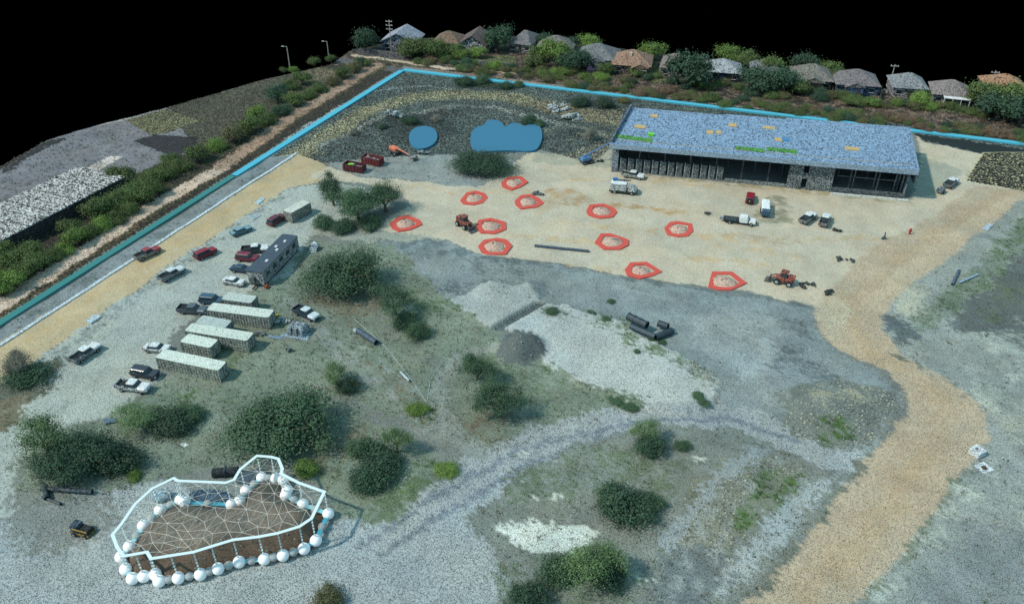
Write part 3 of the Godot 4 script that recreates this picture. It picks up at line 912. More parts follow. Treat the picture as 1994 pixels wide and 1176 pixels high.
func car(a: Array, kind: String, c: Color, label: String, group := "", second := Color(0, 0, 0, 0)) -> Node3D:
	var pv := vpos(a)
	var t := thing({"sedan": "sedan_car", "suv": "suv_car", "pickup": "pickup_truck", "van": "van"}[kind], label, {"sedan": "car", "suv": "car", "pickup": "pickup truck", "van": "van"}[kind], pv[0], pv[1], group)
	var paint_m := mat(c, 3 if c.v > 0.5 else 2, 0.4)
	var roof_m := mat(c if second.a == 0.0 else second, 1, 0.35)
	var dark := glass(rgb(34, 52, 60))
	var L := 4.8
	var W := 1.86
	match kind:
		"sedan":
			part("body", mesh_of("sedan_b", func():
				var m := MB.new()
				m.hull([[0.28, 4.5, 1.7], [0.5, 4.8, 1.86], [0.78, 4.8, 1.86], [0.95, 4.55, 1.74]], Vector3.ZERO)
				return m.done()), paint_m, t)
			part("hood", mesh_of("sedan_h", func():
				var m := MB.new()
				m.hull([[0.93, 1.35, 1.6, 1.42], [0.99, 1.2, 1.5, 1.4]], Vector3.ZERO)
				return m.done()), roof_m, t)
			part("cabin", mesh_of("sedan_c", func(): return cab_rows(0.92, 1.36, 2.9, 1.5, 1.7, -0.35, -0.4)), dark, t)
			part("roof", mesh_of("sedan_r", func():
				var m := MB.new()
				m.hull([[1.34, 1.62, 1.34, -0.4], [1.42, 1.4, 1.2, -0.4]], Vector3.ZERO)
				return m.done()), roof_m, t)
			part("trunk_lid", mesh_of("sedan_t", func():
				var m := MB.new()
				m.hull([[0.93, 0.8, 1.6, -1.92], [1.02, 0.6, 1.5, -1.95]], Vector3.ZERO)
				return m.done()), roof_m, t)
		"suv", "van":
			var big: bool = kind == "van"
			L = 5.9 if big else 4.9
			W = 2.05 if big else 1.95
			var top := 2.2 if big else 1.75
			part("body", mesh_of("suv_b%s" % big, func():
				var m := MB.new()
				m.hull([[0.35, L - 0.3, W - 0.15], [0.6, L, W], [0.95, L, W], [1.08, L - 0.15, W - 0.1]], Vector3.ZERO)
				return m.done()), paint_m, t)
			part("hood", mesh_of("suv_h%s" % big, func():
				var m := MB.new()
				m.hull([[1.06, 1.25, W - 0.25, L / 2 - 0.7], [1.15, 1.1, W - 0.4, L / 2 - 0.72]], Vector3.ZERO)
				return m.done()), roof_m, t)
			part("cabin", mesh_of("suv_c%s" % big, func(): return cab_rows(1.05, top - 0.06, L - 1.35, L - 2.1, W - 0.12, -0.6, -0.72)), dark, t)
			part("roof", mesh_of("suv_r%s" % big, func():
				var m := MB.new()
				m.hull([[top - 0.08, L - 2.0, W - 0.4, -0.72], [top, L - 2.25, W - 0.6, -0.72]], Vector3.ZERO)
				return m.done()), roof_m, t)
			for s in [-1, 1]:
				part("pillar", bx(Vector3(-0.7, (top + 1.0) / 2, s * (W / 2 - 0.13)), Vector3(0.14, top - 1.1, 0.06)), paint_m, t)
		"pickup":
			L = 5.7
			W = 2.0
			part("body", mesh_of("pick_b", func():
				var m := MB.new()
				m.hull([[0.42, 5.4, 1.85], [0.62, 5.7, 2.0], [0.85, 5.7, 2.0]], Vector3.ZERO)
				return m.done()), paint_m, t)
			for s in [-1, 1]:
				part("bed_side", mesh_of("pick_s%d" % s, func(): return bx(Vector3(-1.85, 1.05, s * 0.93), Vector3(2.0, 0.42, 0.12))), paint_m, t)
			part("tailgate", mesh_of("pick_t", func(): return bx(Vector3(-2.8, 1.05, 0), Vector3(0.1, 0.42, 1.86))), paint_m, t)
			part("bed_floor", mesh_of("pick_f", func(): return bx(Vector3(-1.8, 0.87, 0), Vector3(1.9, 0.06, 1.72))), mat(rgb(52, 58, 62), 3), t)
			part("hood", mesh_of("pick_h", func():
				var m := MB.new()
				m.hull([[0.84, 1.75, 1.96, 1.95], [1.1, 1.65, 1.86, 1.92], [1.2, 1.4, 1.6, 1.9]], Vector3.ZERO)
				return m.done()), roof_m, t)
			part("door_panel", mesh_of("pick_d", func(): return bx(Vector3(0.12, 0.98, 0), Vector3(1.95, 0.3, 1.97))), paint_m, t)
			part("cabin", mesh_of("pick_c", func(): return cab_rows(1.1, 1.74, 2.1, 1.45, 1.86, 0.1, 0.0)), dark, t)
			part("roof", mesh_of("pick_r", func():
				var m := MB.new()
				m.hull([[1.72, 1.55, 1.56, 0.0], [1.82, 1.35, 1.4, 0.0]], Vector3.ZERO)
				return m.done()), roof_m, t)
	var wb := L * 0.3
	for x in [-wb, wb]:
		for s in [-1, 1]:
			wheel(t, Vector3(x, 0.34, s * (W / 2 - 0.12)), 0.36, 0.26)
	lights(t, L, W, 0.72)
	return t

func quad_pose(q: Array, h: float) -> Array:
	var a := P(q[0], q[1], h)
	var b := P(q[2], q[3], h)
	var c := P(q[4], q[5], h)
	var d := P(q[6], q[7], h)
	var m := (a + b + c + d) / 4
	var u := ((d - a) + (c - b)) / 2
	return [Vector3(m.x, gy(m.x, m.z), m.z), atan2(-u.z, u.x), u.length()]

func corrugated(L: float, H: float, z: float, y0: float) -> ArrayMesh:
	var m := MB.new()
	var n := int(L / 0.56)
	var st := L / n
	for i in n:
		var x := -L / 2 + i * st
		var o: float = sign(z) * 0.06
		var xs := [x, x + st * 0.3, x + st * 0.5, x + st * 0.8, x + st]
		var zs := [z, z, z - o, z - o, z]
		for k in 4:
			m.quad(Vector3(xs[k], y0, zs[k]), Vector3(xs[k + 1], y0, zs[k + 1]), Vector3(xs[k + 1], y0 + H, zs[k + 1]), Vector3(xs[k], y0 + H, zs[k]), Vector3(xs[k], y0 + H / 2, 0))
	return m.done()

func container(q: Array, long: bool, top: Color, side: Color, label: String) -> Node3D:
	var pz := quad_pose(q, 2.6)
	var L := 12.2 if long else 6.1
	var W := 2.5
	var H := 2.6
	var t := thing("shipping_container", label, "container", pz[0], pz[1], "pale containers in a row by the gravel lot")
	var sm := mat(side, 4, 0.7, 0.0, 0.06)
	part("roof", mesh_of("ctop%s" % long, func():
		var m := MB.new()
		m.crate(Vector3(0, H - 0.05, 0), Vector3(L, 0.1, W), 0.03)
		return m.done()), mat(top, 1, 0.7), t)
	for s in [-1, 1]:
		part("side_panel", mesh_of("cs%s%d" % [long, s], func(): return corrugated(L - 0.24, H - 0.36, s * (W / 2 - 0.03), 0.24)), sm, t)
		part("bottom_rail", mesh_of("cr%s%d" % [long, s], func(): return bx(Vector3(0, 0.14, s * (W / 2 - 0.06)), Vector3(L - 0.22, 0.22, 0.1))), sm, t)
		part("door", mesh_of("cd%s%d" % [long, s], func(): return bx(Vector3(L / 2 - 0.05, H / 2 + 0.02, s * (W / 4 - 0.02)), Vector3(0.06, H - 0.4, W / 2 - 0.18))), sm, t)
		part("lock_rod", mesh_of("cl%s%d" % [long, s], func(): return bx(Vector3(L / 2, H / 2, s * 0.3), Vector3(0.05, H - 0.5, 0.05))), mat(rgb(190, 195, 195), 1, 0.5), t)
	for x in [-1, 1]:
		for s in [-1, 1]:
			part("corner_post", mesh_of("cp%s%d%d" % [long, x, s], func(): return bx(Vector3(x * (L / 2 - 0.06), H / 2 - 0.05, s * (W / 2 - 0.06)), Vector3(0.14, H - 0.12, 0.14))), sm, t)
	part("end_panel", mesh_of("ce%s" % long, func(): return bx(Vector3(-L / 2 + 0.06, H / 2 + 0.02, 0), Vector3(0.06, H - 0.4, W - 0.28))), sm, t)
	return t

func pipe(a: Array, r: float, c: Color, label: String, called := "culvert_pipe", category := "pipe", lift := 0.0, group := "") -> Node3D:
	var p := P(a[0], a[1])
	var q := P(a[2], a[3])
	var m := (p + q) / 2
	var L := p.distance_to(q)
	var t := thing(called, label, category, Vector3(m.x, gy(m.x, m.z) + lift, m.z), atan2(-(q.z - p.z), q.x - p.x), group)
	var mb := MB.new()
	var n := 14
	var o0 := []
	var o1 := []
	var i0 := []
	var i1 := []
	for i in n:
		var d := Vector3(0, cos(TAU * i / n), sin(TAU * i / n))
		o0.append(Vector3(-L / 2, r, 0) + d * r)
		o1.append(Vector3(L / 2, r, 0) + d * r)
		i0.append(Vector3(-L / 2, r, 0) + d * r * 0.84)
		i1.append(Vector3(L / 2, r, 0) + d * r * 0.84)
	mb.loft([o0, o1], false)
	mb.loft([i0, i1], false)
	for i in n:
		var j := (i + 1) % n
		mb.quad(o0[i], o0[j], i0[j], i0[i], Vector3.ZERO + Vector3(0, r, 0))
		mb.quad(o1[i], o1[j], i1[j], i1[i], Vector3.ZERO + Vector3(0, r, 0))
	part("barrel", mb.done(), mat(c, 2, 0.6), t)
	var rings := int(L / 1.4)
	for i in rings + 1:
		var cm := MB.new()
		var cx: float = -L / 2 + 0.1 + (L - 0.2) * i / max(rings, 1)
		cm.tube(Vector3(cx - 0.05, r, 0), Vector3(cx + 0.05, r, 0), r * 1.06, r * 1.06, 14, false)
		part("collar", cm.done(), mat(c, 2, 0.6), t)
	return t

# ---------------------------------------------------------------- buildings
func house(px: float, py: float, w: float, d: float, turn: float, roofc: Color, wallc: Color, label: String, style := "hip", extra := {}) -> Node3D:
	var at := G(px, py)
	d *= 1.25
	at -= Vector3(sin(turn), 0, cos(turn)) * d * 0.5      # the pixel marks the foot of the front wall
	at.y = gy(at.x, at.z)
	var t := thing("house", label, "house", at, turn)
	var H := 2.9
	var wm := mat(wallc, 4, 0.9, 0.0, 0.2)
	part("wall", bx(Vector3(0, H / 2 - 0.1, 0), Vector3(w, H + 0.2, d)), wm, t)
	var e := 0.6
	var rh: float = extra.get("rise", d * 0.29)
	var m := MB.new()
	var a := Vector3(-w / 2 - e, H, d / 2 + e)
	var b := Vector3(w / 2 + e, H, d / 2 + e)
	var c := Vector3(w / 2 + e, H, -d / 2 - e)
	var f := Vector3(-w / 2 - e, H, -d / 2 - e)
	var inside := Vector3(0, H + 0.3, 0)
	if style == "hip":
		var rl: float = max(w - d, 1.2) / 2
		var r0 := Vector3(-rl, H + rh, 0)
		var r1 := Vector3(rl, H + rh, 0)
		m.quad(a, b, r1, r0, inside)
		m.quad(f, c, r1, r0, inside)
		m.tri(a, f, r0, inside)
		m.tri(b, c, r1, inside)
		m.quad(a, b, c, f, inside)
	else:
		# ridge running away from the camera, gable to the front
		var g0 := Vector3(0, H + rh, d / 2 + e)
		var g1 := Vector3(0, H + rh, -d / 2 - e)
		for s in [-1.0, 1.0]:
			var x: float = s * (w / 2 + e)
			var th := Vector3(0, -0.22, 0)
			m.quad(Vector3(x, H, d / 2 + e), g0, g1, Vector3(x, H, -d / 2 - e), Vector3(0, 0, 0))
			m.quad(Vector3(x, H, d / 2 + e) + th, g0 + th, g1 + th, Vector3(x, H, -d / 2 - e) + th, Vector3(0, 30, 0))
			m.quad(Vector3(x, H, d / 2 + e), g0, g0 + th, Vector3(x, H, d / 2 + e) + th, Vector3(0, H, 0))
			m.quad(Vector3(x, H, -d / 2 - e), g1, g1 + th, Vector3(x, H, -d / 2 - e) + th, Vector3(0, H, 0))
			m.quad(Vector3(x, H, d / 2 + e), Vector3(x, H, -d / 2 - e), Vector3(x, H, -d / 2 - e) + th, Vector3(x, H, d / 2 + e) + th, Vector3(0, H, 0))
		part("gable", ex([-w / 2, H, w / 2, H, 0, H + rh * w / (w + 2 * e) - 0.22], d - 0.2), wm, t)
	var ro := part("roof", m.done(), mat(roofc.darkened(0.1), 6, 0.9, 0.0, 0.22), t)
	if extra.get("wing", 0.0) > 0.0:
		var ww: float = extra.wing
		var wx: float = extra.get("wing_x", w * 0.25)
		var mw := MB.new()
		part("wing_wall", bx(Vector3(wx, H / 2 - 0.1, d / 2 + 1.3), Vector3(ww, H + 0.15, 2.6)), wm, t)
		var g2 := Vector3(wx, H + ww * 0.28, d / 2 + 3.0)
		var g3 := Vector3(wx, H + ww * 0.28, -0.5)
		for s in [-1.0, 1.0]:
			var x2: float = wx + s * (ww / 2 + 0.5)
			mw.quad(Vector3(x2, H + 0.02, d / 2 + 3.0), g2, g3, Vector3(x2, H + 0.02, -0.5), Vector3(wx, 0, 0))
		mw.tri(Vector3(wx - ww / 2 - 0.5, H + 0.02, d / 2 + 2.8), Vector3(wx + ww / 2 + 0.5, H + 0.02, d / 2 + 2.8), g2 - Vector3(0, 0, 0.2), Vector3(wx, H, 0))
		part("wing_roof", mw.done(), mat(roofc.darkened(0.1), 6, 0.9, 0.0, 0.22), ro)
	if extra.has("chimney"):
		part("chimney", bx(Vector3(extra.chimney, H + rh * 0.6, d * 0.2), Vector3(0.9, 2.2, 0.9)), mat(rgb(214, 200, 178), 2), ro)
	var zf: float = d / 2 + (2.6 if extra.get("wing", 0.0) > 0.0 else 0.0)
	for i in 3:
		var x3 := -w / 2 + w * (i + 0.5) / 3
		var zz := d / 2 + 0.03
		if extra.get("wing", 0.0) > 0.0 and abs(x3 - extra.get("wing_x", w * 0.25)) < extra.wing / 2:
			zz = zf + 0.03
		if i == 1 and not extra.has("open"):
			var dr := part("door", bx(Vector3(x3, 1.05, zz), Vector3(1.0, 2.1, 0.08)), mat(extra.get("door", rgb(70, 62, 56)), 2), t)
			part("handle", bx(Vector3(x3 + 0.36, 1.0, zz + 0.06), Vector3(0.08, 0.08, 0.06)), mat(rgb(180, 180, 175), 0, 0.4), dr)
		else:
			var wn := part("window", bx(Vector3(x3, 1.5, zz), Vector3(1.5, 1.2, 0.08)), glass(rgb(30, 36, 44)), t)
			part("frame", bx(Vector3(x3, 2.16, zz), Vector3(1.7, 0.1, 0.12)), mat(rgb(220, 220, 215), 1), wn)
			part("sill", bx(Vector3(x3, 0.86, zz + 0.04), Vector3(1.7, 0.1, 0.2)), mat(rgb(220, 220, 215), 1), wn)
	if extra.has("open"):
		var po := part("porch", bx(Vector3(w * 0.12, H - 0.2, d / 2 + 1.3), Vector3(w * 0.72, 0.16, 2.6)), mat(rgb(226, 228, 228), 2), t)
		for i in 4:
			part("post", bx(Vector3(w * 0.12 + (i - 1.5) * w * 0.23, (H - 0.3) / 2, d / 2 + 2.4), Vector3(0.16, H - 0.3, 0.16)), mat(rgb(226, 228, 228), 2), po)
	return t

func build_warehouse() -> void:
	var HR := 8.0
	var fl := P(1187, 279, HR)
	var fr := P(1792, 331, HR)
	var yaw := atan2(-(fr.z - fl.z), fr.x - fl.x)
	var L := fl.distance_to(fr)
	var D := 27.0
	var t := thing("open_building", "long unfinished open sided building with flat blue grey roof and green strips", "building", Vector3(fl.x, 0, fl.z), yaw)
	# local x along the front, z negative towards the back
	var roofm := mat(rgb(128, 156, 184), 6, 0.8, 0.0, 0.2)
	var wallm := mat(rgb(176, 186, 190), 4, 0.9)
	var slabm := mat(rgb(136, 142, 140), 2, 1.0)
	var roof := MB.new()
	# roof deck: its rear edge is set over to the right and steps twice
	var lean := 2.5
	var plan := [[0.0, 0.0], [L, 0.0], [L + lean, -D], [L * 0.57 + lean, -D], [L * 0.57 + lean, -D + 1.1], [L * 0.36 + lean, -D + 0.7], [L * 0.34 + lean, -D + 1.6], [lean, -D + 1.2]]
	var flatp := PackedVector2Array()
	for q in plan:
		flatp.append(Vector2(q[0], q[1]))
	var tr := Geometry2D.triangulate_polygon(flatp)
	for yy in [HR - 0.5, HR]:
		for i in range(0, tr.size(), 3):
			roof.tri(Vector3(flatp[tr[i]].x, yy, flatp[tr[i]].y), Vector3(flatp[tr[i + 1]].x, yy, flatp[tr[i + 1]].y), Vector3(flatp[tr[i + 2]].x, yy, flatp[tr[i + 2]].y), Vector3(L / 2, HR - 0.25, -D / 2))
	for i in flatp.size():
		var qa := flatp[i]
		var qb := flatp[(i + 1) % flatp.size()]
		roof.quad(Vector3(qa.x, HR, qa.y), Vector3(qb.x, HR, qb.y), Vector3(qb.x, HR - 0.5, qb.y), Vector3(qa.x, HR - 0.5, qa.y), Vector3(L / 2, HR - 0.25, -D / 2))
	var deck := part("roof", roof.done(), roofm, t)
	part("parapet", bx(Vector3(lean / 2 + 0.3, HR + 0.45, -D / 2 + 0.6), Vector3(0.5, 0.9, D - 1.6), -atan2(lean, D)), mat(rgb(120, 134, 148), 3), deck)
	part("front_fascia", bx(Vector3(L / 2, HR - 0.62, 0.16), Vector3(L - 0.1, 1.14, 0.25)), mat(rgb(150, 172, 190), 6, 0.8, 0.0, 0.09), deck)
	part("roof_rail", bx(Vector3(L / 2, HR + 0.06, -2.6), Vector3(L - 1.2, 0.12, 0.1)), mat(rgb(176, 170, 150), 2), deck)
	# tan hatches, blue hatch, bright green strips lying on the roof
	for h in [[1274, 226, 1.9, 1.1], [1247, 247, 2.8, 1.2], [1383, 258, 1.7, 1.3], [1400, 258, 1.2, 1.2], [1427, 244, 2.0, 1.3], [1498, 249, 3.0, 0.9], [1517, 272, 1.9, 1.1], [1660, 290, 3.2, 1.1]]:
		var p := t.transform.affine_inverse() * P(h[0], h[1], HR)
		part("roof_hatch", bx(Vector3(p.x, HR + 0.08, p.z), Vector3(h[2], 0.16, h[3] * 1.8)), mat(rgb(200, 172, 118), 1), deck)
	var bp := t.transform.affine_inverse() * P(1530, 272, HR)
	part("blue_hatch", bx(Vector3(bp.x, HR + 0.1, bp.z), Vector3(1.7, 0.2, 2.0)), mat(rgb(70, 140, 190), 1), deck)
	for gseg in [[1192, 264, 1271, 274], [1433, 288, 1490, 294], [1493, 290, 1553, 296]]:
		var pa := t.transform.affine_inverse() * P(gseg[0], gseg[1], HR)
		var pb := t.transform.affine_inverse() * P(gseg[2], gseg[3], HR)
		var n := 4
		for i in n:
			var c0: Vector3 = pa.lerp(pb, (i + 0.5) / n)
			part("green_strip", bx(Vector3(c0.x, HR + 0.06, c0.z), Vector3(pa.distance_to(pb) / n - 0.12, 0.12, 2.1)), mat(rgb(98, 180, 72), 3, 0.8), deck)
	var gp := t.transform.affine_inverse() * P(1268, 264, HR)
	part("green_crate", bx(Vector3(gp.x, HR + 0.3, gp.z), Vector3(1.4, 0.6, 1.2)), mat(rgb(112, 224, 60), 1, 0.8), deck)
	# floor slab, rear and side walls
	part("floor_slab", bx(Vector3(L / 2, 0.06, -D / 2 - 0.2), Vector3(L - 2.2, 0.3, D - 2.4)), slabm, t)
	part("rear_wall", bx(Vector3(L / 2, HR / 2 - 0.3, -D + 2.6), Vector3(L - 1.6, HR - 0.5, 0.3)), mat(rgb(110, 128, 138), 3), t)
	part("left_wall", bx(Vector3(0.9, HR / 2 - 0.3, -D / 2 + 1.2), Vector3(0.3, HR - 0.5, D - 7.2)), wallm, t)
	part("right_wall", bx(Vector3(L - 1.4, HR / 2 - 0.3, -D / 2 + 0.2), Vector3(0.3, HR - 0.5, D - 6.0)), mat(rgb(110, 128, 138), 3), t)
	var zf := -1.6
	# steel columns along the front
	for i in 12:
		var x := 1.2 + (L - 2.6) * i / 11.0
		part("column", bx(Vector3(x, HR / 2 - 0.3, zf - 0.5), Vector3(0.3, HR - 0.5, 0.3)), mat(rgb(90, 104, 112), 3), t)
	for i in 5:
		for k in 11:
			part("rear_column", bx(Vector3(3.0 + (L - 6.0) * k / 10.0, HR / 2 - 0.3, -6.0 - i * 3.6), Vector3(0.26, HR - 0.5, 0.26)), mat(rgb(90, 104, 112), 3), t) if i % 2 == 0 else null
	# stud framed panels, left part of the front
	var sl := L * 0.40
	var np := 14
	for i in np:
		var x := 0.9 + (sl - 0.9) * i / np
		var wd := (sl - 0.9) / np
		var pn := part("stud_panel", bx(Vector3(x + wd * 0.42, 1.9, zf), Vector3(wd * 0.66, 3.7, 0.16)), mat(rgb(150, 164, 166), 4), t)
		part("stud", bx(Vector3(x + wd * 0.04, 2.0, zf + 0.02), Vector3(0.12, 4.0, 0.2)), mat(rgb(190, 202, 204), 2), pn)
	part("sheathing", bx(Vector3(1.6, HR / 2 - 0.4, zf + 0.1), Vector3(1.5, HR - 0.8, 0.2)), mat(rgb(150, 166, 176), 3), t)
	part("low_wall", bx(Vector3(L * 0.5, 0.5, zf + 0.1), Vector3(L * 0.2 - 0.2, 0.8, 0.3)), mat(rgb(160, 170, 170), 3), t)
	# solid wall bay with two openings
	var bx0 := L * 0.605
	var bw := L * 0.145
	var wallsolid := mat(rgb(168, 180, 182), 4)
	part("bay_wall", bx(Vector3(bx0 + bw * 0.16, HR / 2 - 0.4, zf + 0.2), Vector3(bw * 0.32, HR - 0.7, 0.3)), wallsolid, t)
	part("bay_wall", bx(Vector3(bx0 + bw * 0.72, HR / 2 - 0.4, zf + 0.2), Vector3(bw * 0.56, HR - 0.7, 0.3)), wallsolid, t)
	part("bay_wall", bx(Vector3(bx0 + bw * 0.38, 3.5, zf + 0.2), Vector3(bw * 0.119, 1.4, 0.3)), wallsolid, t)
	part("bay_wall", bx(Vector3(bx0 + bw * 0.38, 6.95, zf + 0.2), Vector3(bw * 0.119, 0.9, 0.3)), wallsolid, t)
	# right part: low block wall on a pale footing, braces inside
	var rx := L * 0.755
	part("footing", bx(Vector3((rx + L) / 2 - 0.4, 0.12, zf + 1.4), Vector3(L - rx, 0.34, 0.8)), mat(rgb(206, 214, 210), 2), t)
	part("block_wall", bx(Vector3((rx + L) / 2 - 0.8, 0.75, zf + 0.3), Vector3(L - rx - 0.8, 1.1, 0.3)), mat(rgb(112, 124, 128), 3), t)
	for k in 3:
		part("brace", bx(Vector3(rx + 4.5 + k * 4.6, 3.2, zf - 1.2), Vector3(0.22, 5.4, 0.22)), mat(rgb(130, 146, 150), 3), t)
	part("tie_beam", bx(Vector3(rx + 7.0, 3.7, zf - 1.1), Vector3(13.0, 0.2, 0.16)), mat(rgb(110, 126, 130), 3), t)
	for k in 3:
		part("corner_panel", bx(Vector3(L - 1.5 - k * 0.5, HR / 2, zf - 0.2 - k * 1.6), Vector3(0.2, HR - 1.0, 1.3)), mat(rgb(150, 166, 176), 3), t)
	part("scaffold_screen", bx(Vector3(L + 0.1, HR * 0.72, -4.5), Vector3(0.12, HR * 0.5, 7.0)), mat(rgb(150, 170, 188), 3), t)

func build_shed() -> void:
	# white ribbed roof at the edge of the asphalt lot
	var h := 3.4
	var a := P(151, 323, h)
	var b := P(0, 395, h)
	var c := P(56, 309, h)
	var u := (b - a).normalized()
	var yaw := atan2(-u.z, u.x)
	var t := thing("metal_shed", "wide low shed with white ribbed metal roof and dark wall", "shed", Vector3(a.x, 0, a.z), yaw)
	var D := 15.0
	var L := 44.0
	part("wall", bx(Vector3(L / 2, h / 2 - 0.2, -D / 2), Vector3(L - 0.6, h - 0.2, D - 0.6)), mat(rgb(84, 88, 90), 4), t)
	var roof := part("roof", bx(Vector3(L / 2, h - 0.1, -D / 2), Vector3(L, 0.2, D)), mat(rgb(206, 208, 206), 3, 0.9, 0.0, 0.2), t)
	for i in 40:
		part("rib", mesh_of("shed_rib", func(): return bx(Vector3.ZERO, Vector3(0.3, 0.22, D - 0.2))), mat(rgb(206, 208, 206), 4 if i % 3 == 0 else 3, 0.9, 0.0, 0.2), roof, Vector3(0.6 + i * 1.1, h + 0.1, -D / 2))

# ---------------------------------------------------------------- site machines
func boom_lift(a: Array, c: Color, reach: float, lift: float, label: String) -> void:
	var pv := vpos(a)
	var t := thing("boom_lift", label, "boom lift", pv[0], pv[1])
	var m := mat(c, 2, 0.5)
	var mb := MB.new()
	mb.crate(Vector3(0, 0.75, 0), Vector3(3.0, 0.6, 1.7), 0.1)
	part("chassis", mb.done(), mat(rgb(70, 76, 80), 2), t)
	var m2 := MB.new()
	m2.crate(Vector3(-0.3, 1.45, 0), Vector3(2.6, 0.8, 1.6), 0.15)
	part("turret", m2.done(), m, t)
	for x in [-1.0, 1.0]:
		for s in [-1, 1]:
			wheel(t, Vector3(x, 0.45, s * 0.85), 0.45, 0.34)
	var tip := Vector3(reach, lift, 0)
	var m3 := MB.new()
	m3.tube(Vector3(-1.0, 1.9, 0), tip, 0.22, 0.15, 6)
	part("boom", m3.done(), m, t)
	var m4 := MB.new()
	m4.box(tip + Vector3(0.7, -0.35, 0), Vector3(1.1, 0.1, 1.6))
	for s in [-1, 1]:
		m4.box(tip + Vector3(0.7, 0.6, s * 0.78), Vector3(1.1, 0.06, 0.06))
		m4.box(tip + Vector3(0.7 + s * 0.53, 0.6, 0), Vector3(0.06, 0.06, 1.6))
		for q in [-1, 1]:
			m4.box(tip + Vector3(0.7 + s * 0.53, 0.13, q * 0.78), Vector3(0.06, 0.95, 0.06))
	part("basket", m4.done(), mat(rgb(150, 154, 156), 2), t)

func loader(a: Array, c: Color, label: String) -> void:
	var pv := vpos(a)
	var t := thing("wheel_loader", label, "loader", pv[0], pv[1])
	var m := mat(c, 4, 0.6)
	var mb := MB.new()
	mb.hull([[0.7, 3.4, 1.6, -0.5], [1.3, 3.6, 1.7, -0.5], [1.7, 3.0, 1.5, -0.7]], Vector3.ZERO)
	part("body", mb.done(), m, t)
	var m2 := MB.new()
	m2.hull([[1.65, 1.5, 1.4, -0.2], [2.6, 1.3, 1.3, -0.25]], Vector3.ZERO)
	part("cab", m2.done(), glass(rgb(40, 52, 58)), t)
	part("cab_roof", bx(Vector3(-0.25, 2.68, 0), Vector3(1.5, 0.14, 1.45)), m, t)
	part("engine_hood", bx(Vector3(-1.7, 1.85, 0), Vector3(1.2, 0.5, 1.3)), m, t)
	for x in [-1.5, 0.9]:
		for s in [-1, 1]:
			wheel(t, Vector3(x, 0.62, s * 0.92), 0.62, 0.42, rgb(150, 172, 180))
	for s in [-1, 1]:
		var m3 := MB.new()
		m3.tube(Vector3(0.0, 1.7, s * 0.55), Vector3(1.6, 1.4, s * 0.55), 0.13, 0.13, 6)
		m3.tube(Vector3(1.6, 1.4, s * 0.55), Vector3(2.5, 0.6, s * 0.55), 0.13, 0.1, 6)
		part("lift_arm", m3.done(), m, t)
	part("bucket", ex([2.3, 0.15, 3.3, 0.05, 3.3, 0.12, 2.6, 0.35, 2.5, 1.0, 2.35, 1.05], 2.0), mat(rgb(90, 92, 92), 2), t)

func dumpster(a: Array, label: String, c: Color, green: bool) -> void:
	var pv := vpos(a)
	var t := thing("dumpster", label, "dumpster", pv[0], pv[1])
	var m := mat(c, 3, 0.8)
	var L := 5.4
	var W := 2.4
	var H := 1.9
	for s in [-1, 1]:
		var sd := part("side_panel", bx(Vector3(0, H / 2 + 0.1, s * (W / 2 - 0.05)), Vector3(L, H - 0.2, 0.1)), m, t)
		for i in 6:
			part("rib", bx(Vector3(-L / 2 + 0.45 + i * 0.9, H / 2 + 0.1, s * (W / 2 + 0.05)), Vector3(0.14, H - 0.24, 0.1)), m, sd)
		part("end_panel", bx(Vector3(s * (L / 2 - 0.05), H / 2 + 0.1, 0), Vector3(0.1, H - 0.22, W - 0.22)), m, t)
		part("skid", bx(Vector3(0, 0.06, s * 0.6), Vector3(L - 0.3, 0.14, 0.2)), m, t)
	part("floor", bx(Vector3(0, 0.25, 0), Vector3(L - 0.22, 0.1, W - 0.22)), m, t)
	var mb := MB.new()
	for i in 16:
		mb.box(Vector3(rng.randf_range(-2.2, 2.2), 1.0 + rng.randf() * 0.5, rng.randf_range(-0.8, 0.8)), Vector3(rng.randf_range(0.4, 1.1), 0.12, rng.randf_range(0.3, 0.7)), rng.randf() * 3.0, rng.randf() * 0.5)
	mb.box(Vector3(0, 0.65, 0), Vector3(L - 0.3, 0.7, W - 0.3))
	part("debris", mb.done(), mat(rgb(176, 186, 188), 3), t)
	if green:
		part("green_sheet", bx(Vector3(-0.9, 1.72, 0.2), Vector3(1.3, 0.06, 0.8), 0.4), mat(rgb(120, 222, 60), 1), t)

func inlet(px: float, py: float, w: float, turn: float, label: String, h := 0.25, c := rgb(190, 204, 208)) -> void:
	var at := G(px, py)
	var t := thing("drain_inlet", label, "drain inlet", at, turn)
	for s in [-1, 1]:
		part("rim_slab", bx(Vector3(0, h / 2, s * w * 0.36), Vector3(w, h, w * 0.28)), mat(c, 2), t)
		part("end_slab", bx(Vector3(s * w * 0.36, h / 2, 0), Vector3(w * 0.28, h - 0.02, w * 0.44)), mat(c, 2), t)
	part("grate", bx(Vector3(0, h * 0.3, 0), Vector3(w * 0.44, h * 0.3, w * 0.44)), mat(rgb(90, 72, 58), 2), t)

func slab(q: Array, c: Color, label: String, called: String, category: String, thick := 0.12, group := "") -> void:
	var p := PackedVector2Array()
	var mid := Vector3.ZERO
	for i in range(0, q.size(), 2):
		mid += P(q[i], q[i + 1]) / (q.size() / 2.0)
	var t := thing(called, label, category, Vector3(mid.x, gy(mid.x, mid.z), mid.z), 0.0, group)
	var m := MB.new()
	var r0 := []
	var r1 := []
	for i in range(0, q.size(), 2):
		var v := P(q[i], q[i + 1]) - mid
		r0.append(Vector3(v.x, -0.05, v.z))
		r1.append(Vector3(v.x, thick, v.z))
	m.loft([r0, r1], true)
	part("sheet", m.done(), mat(c, 2), t)

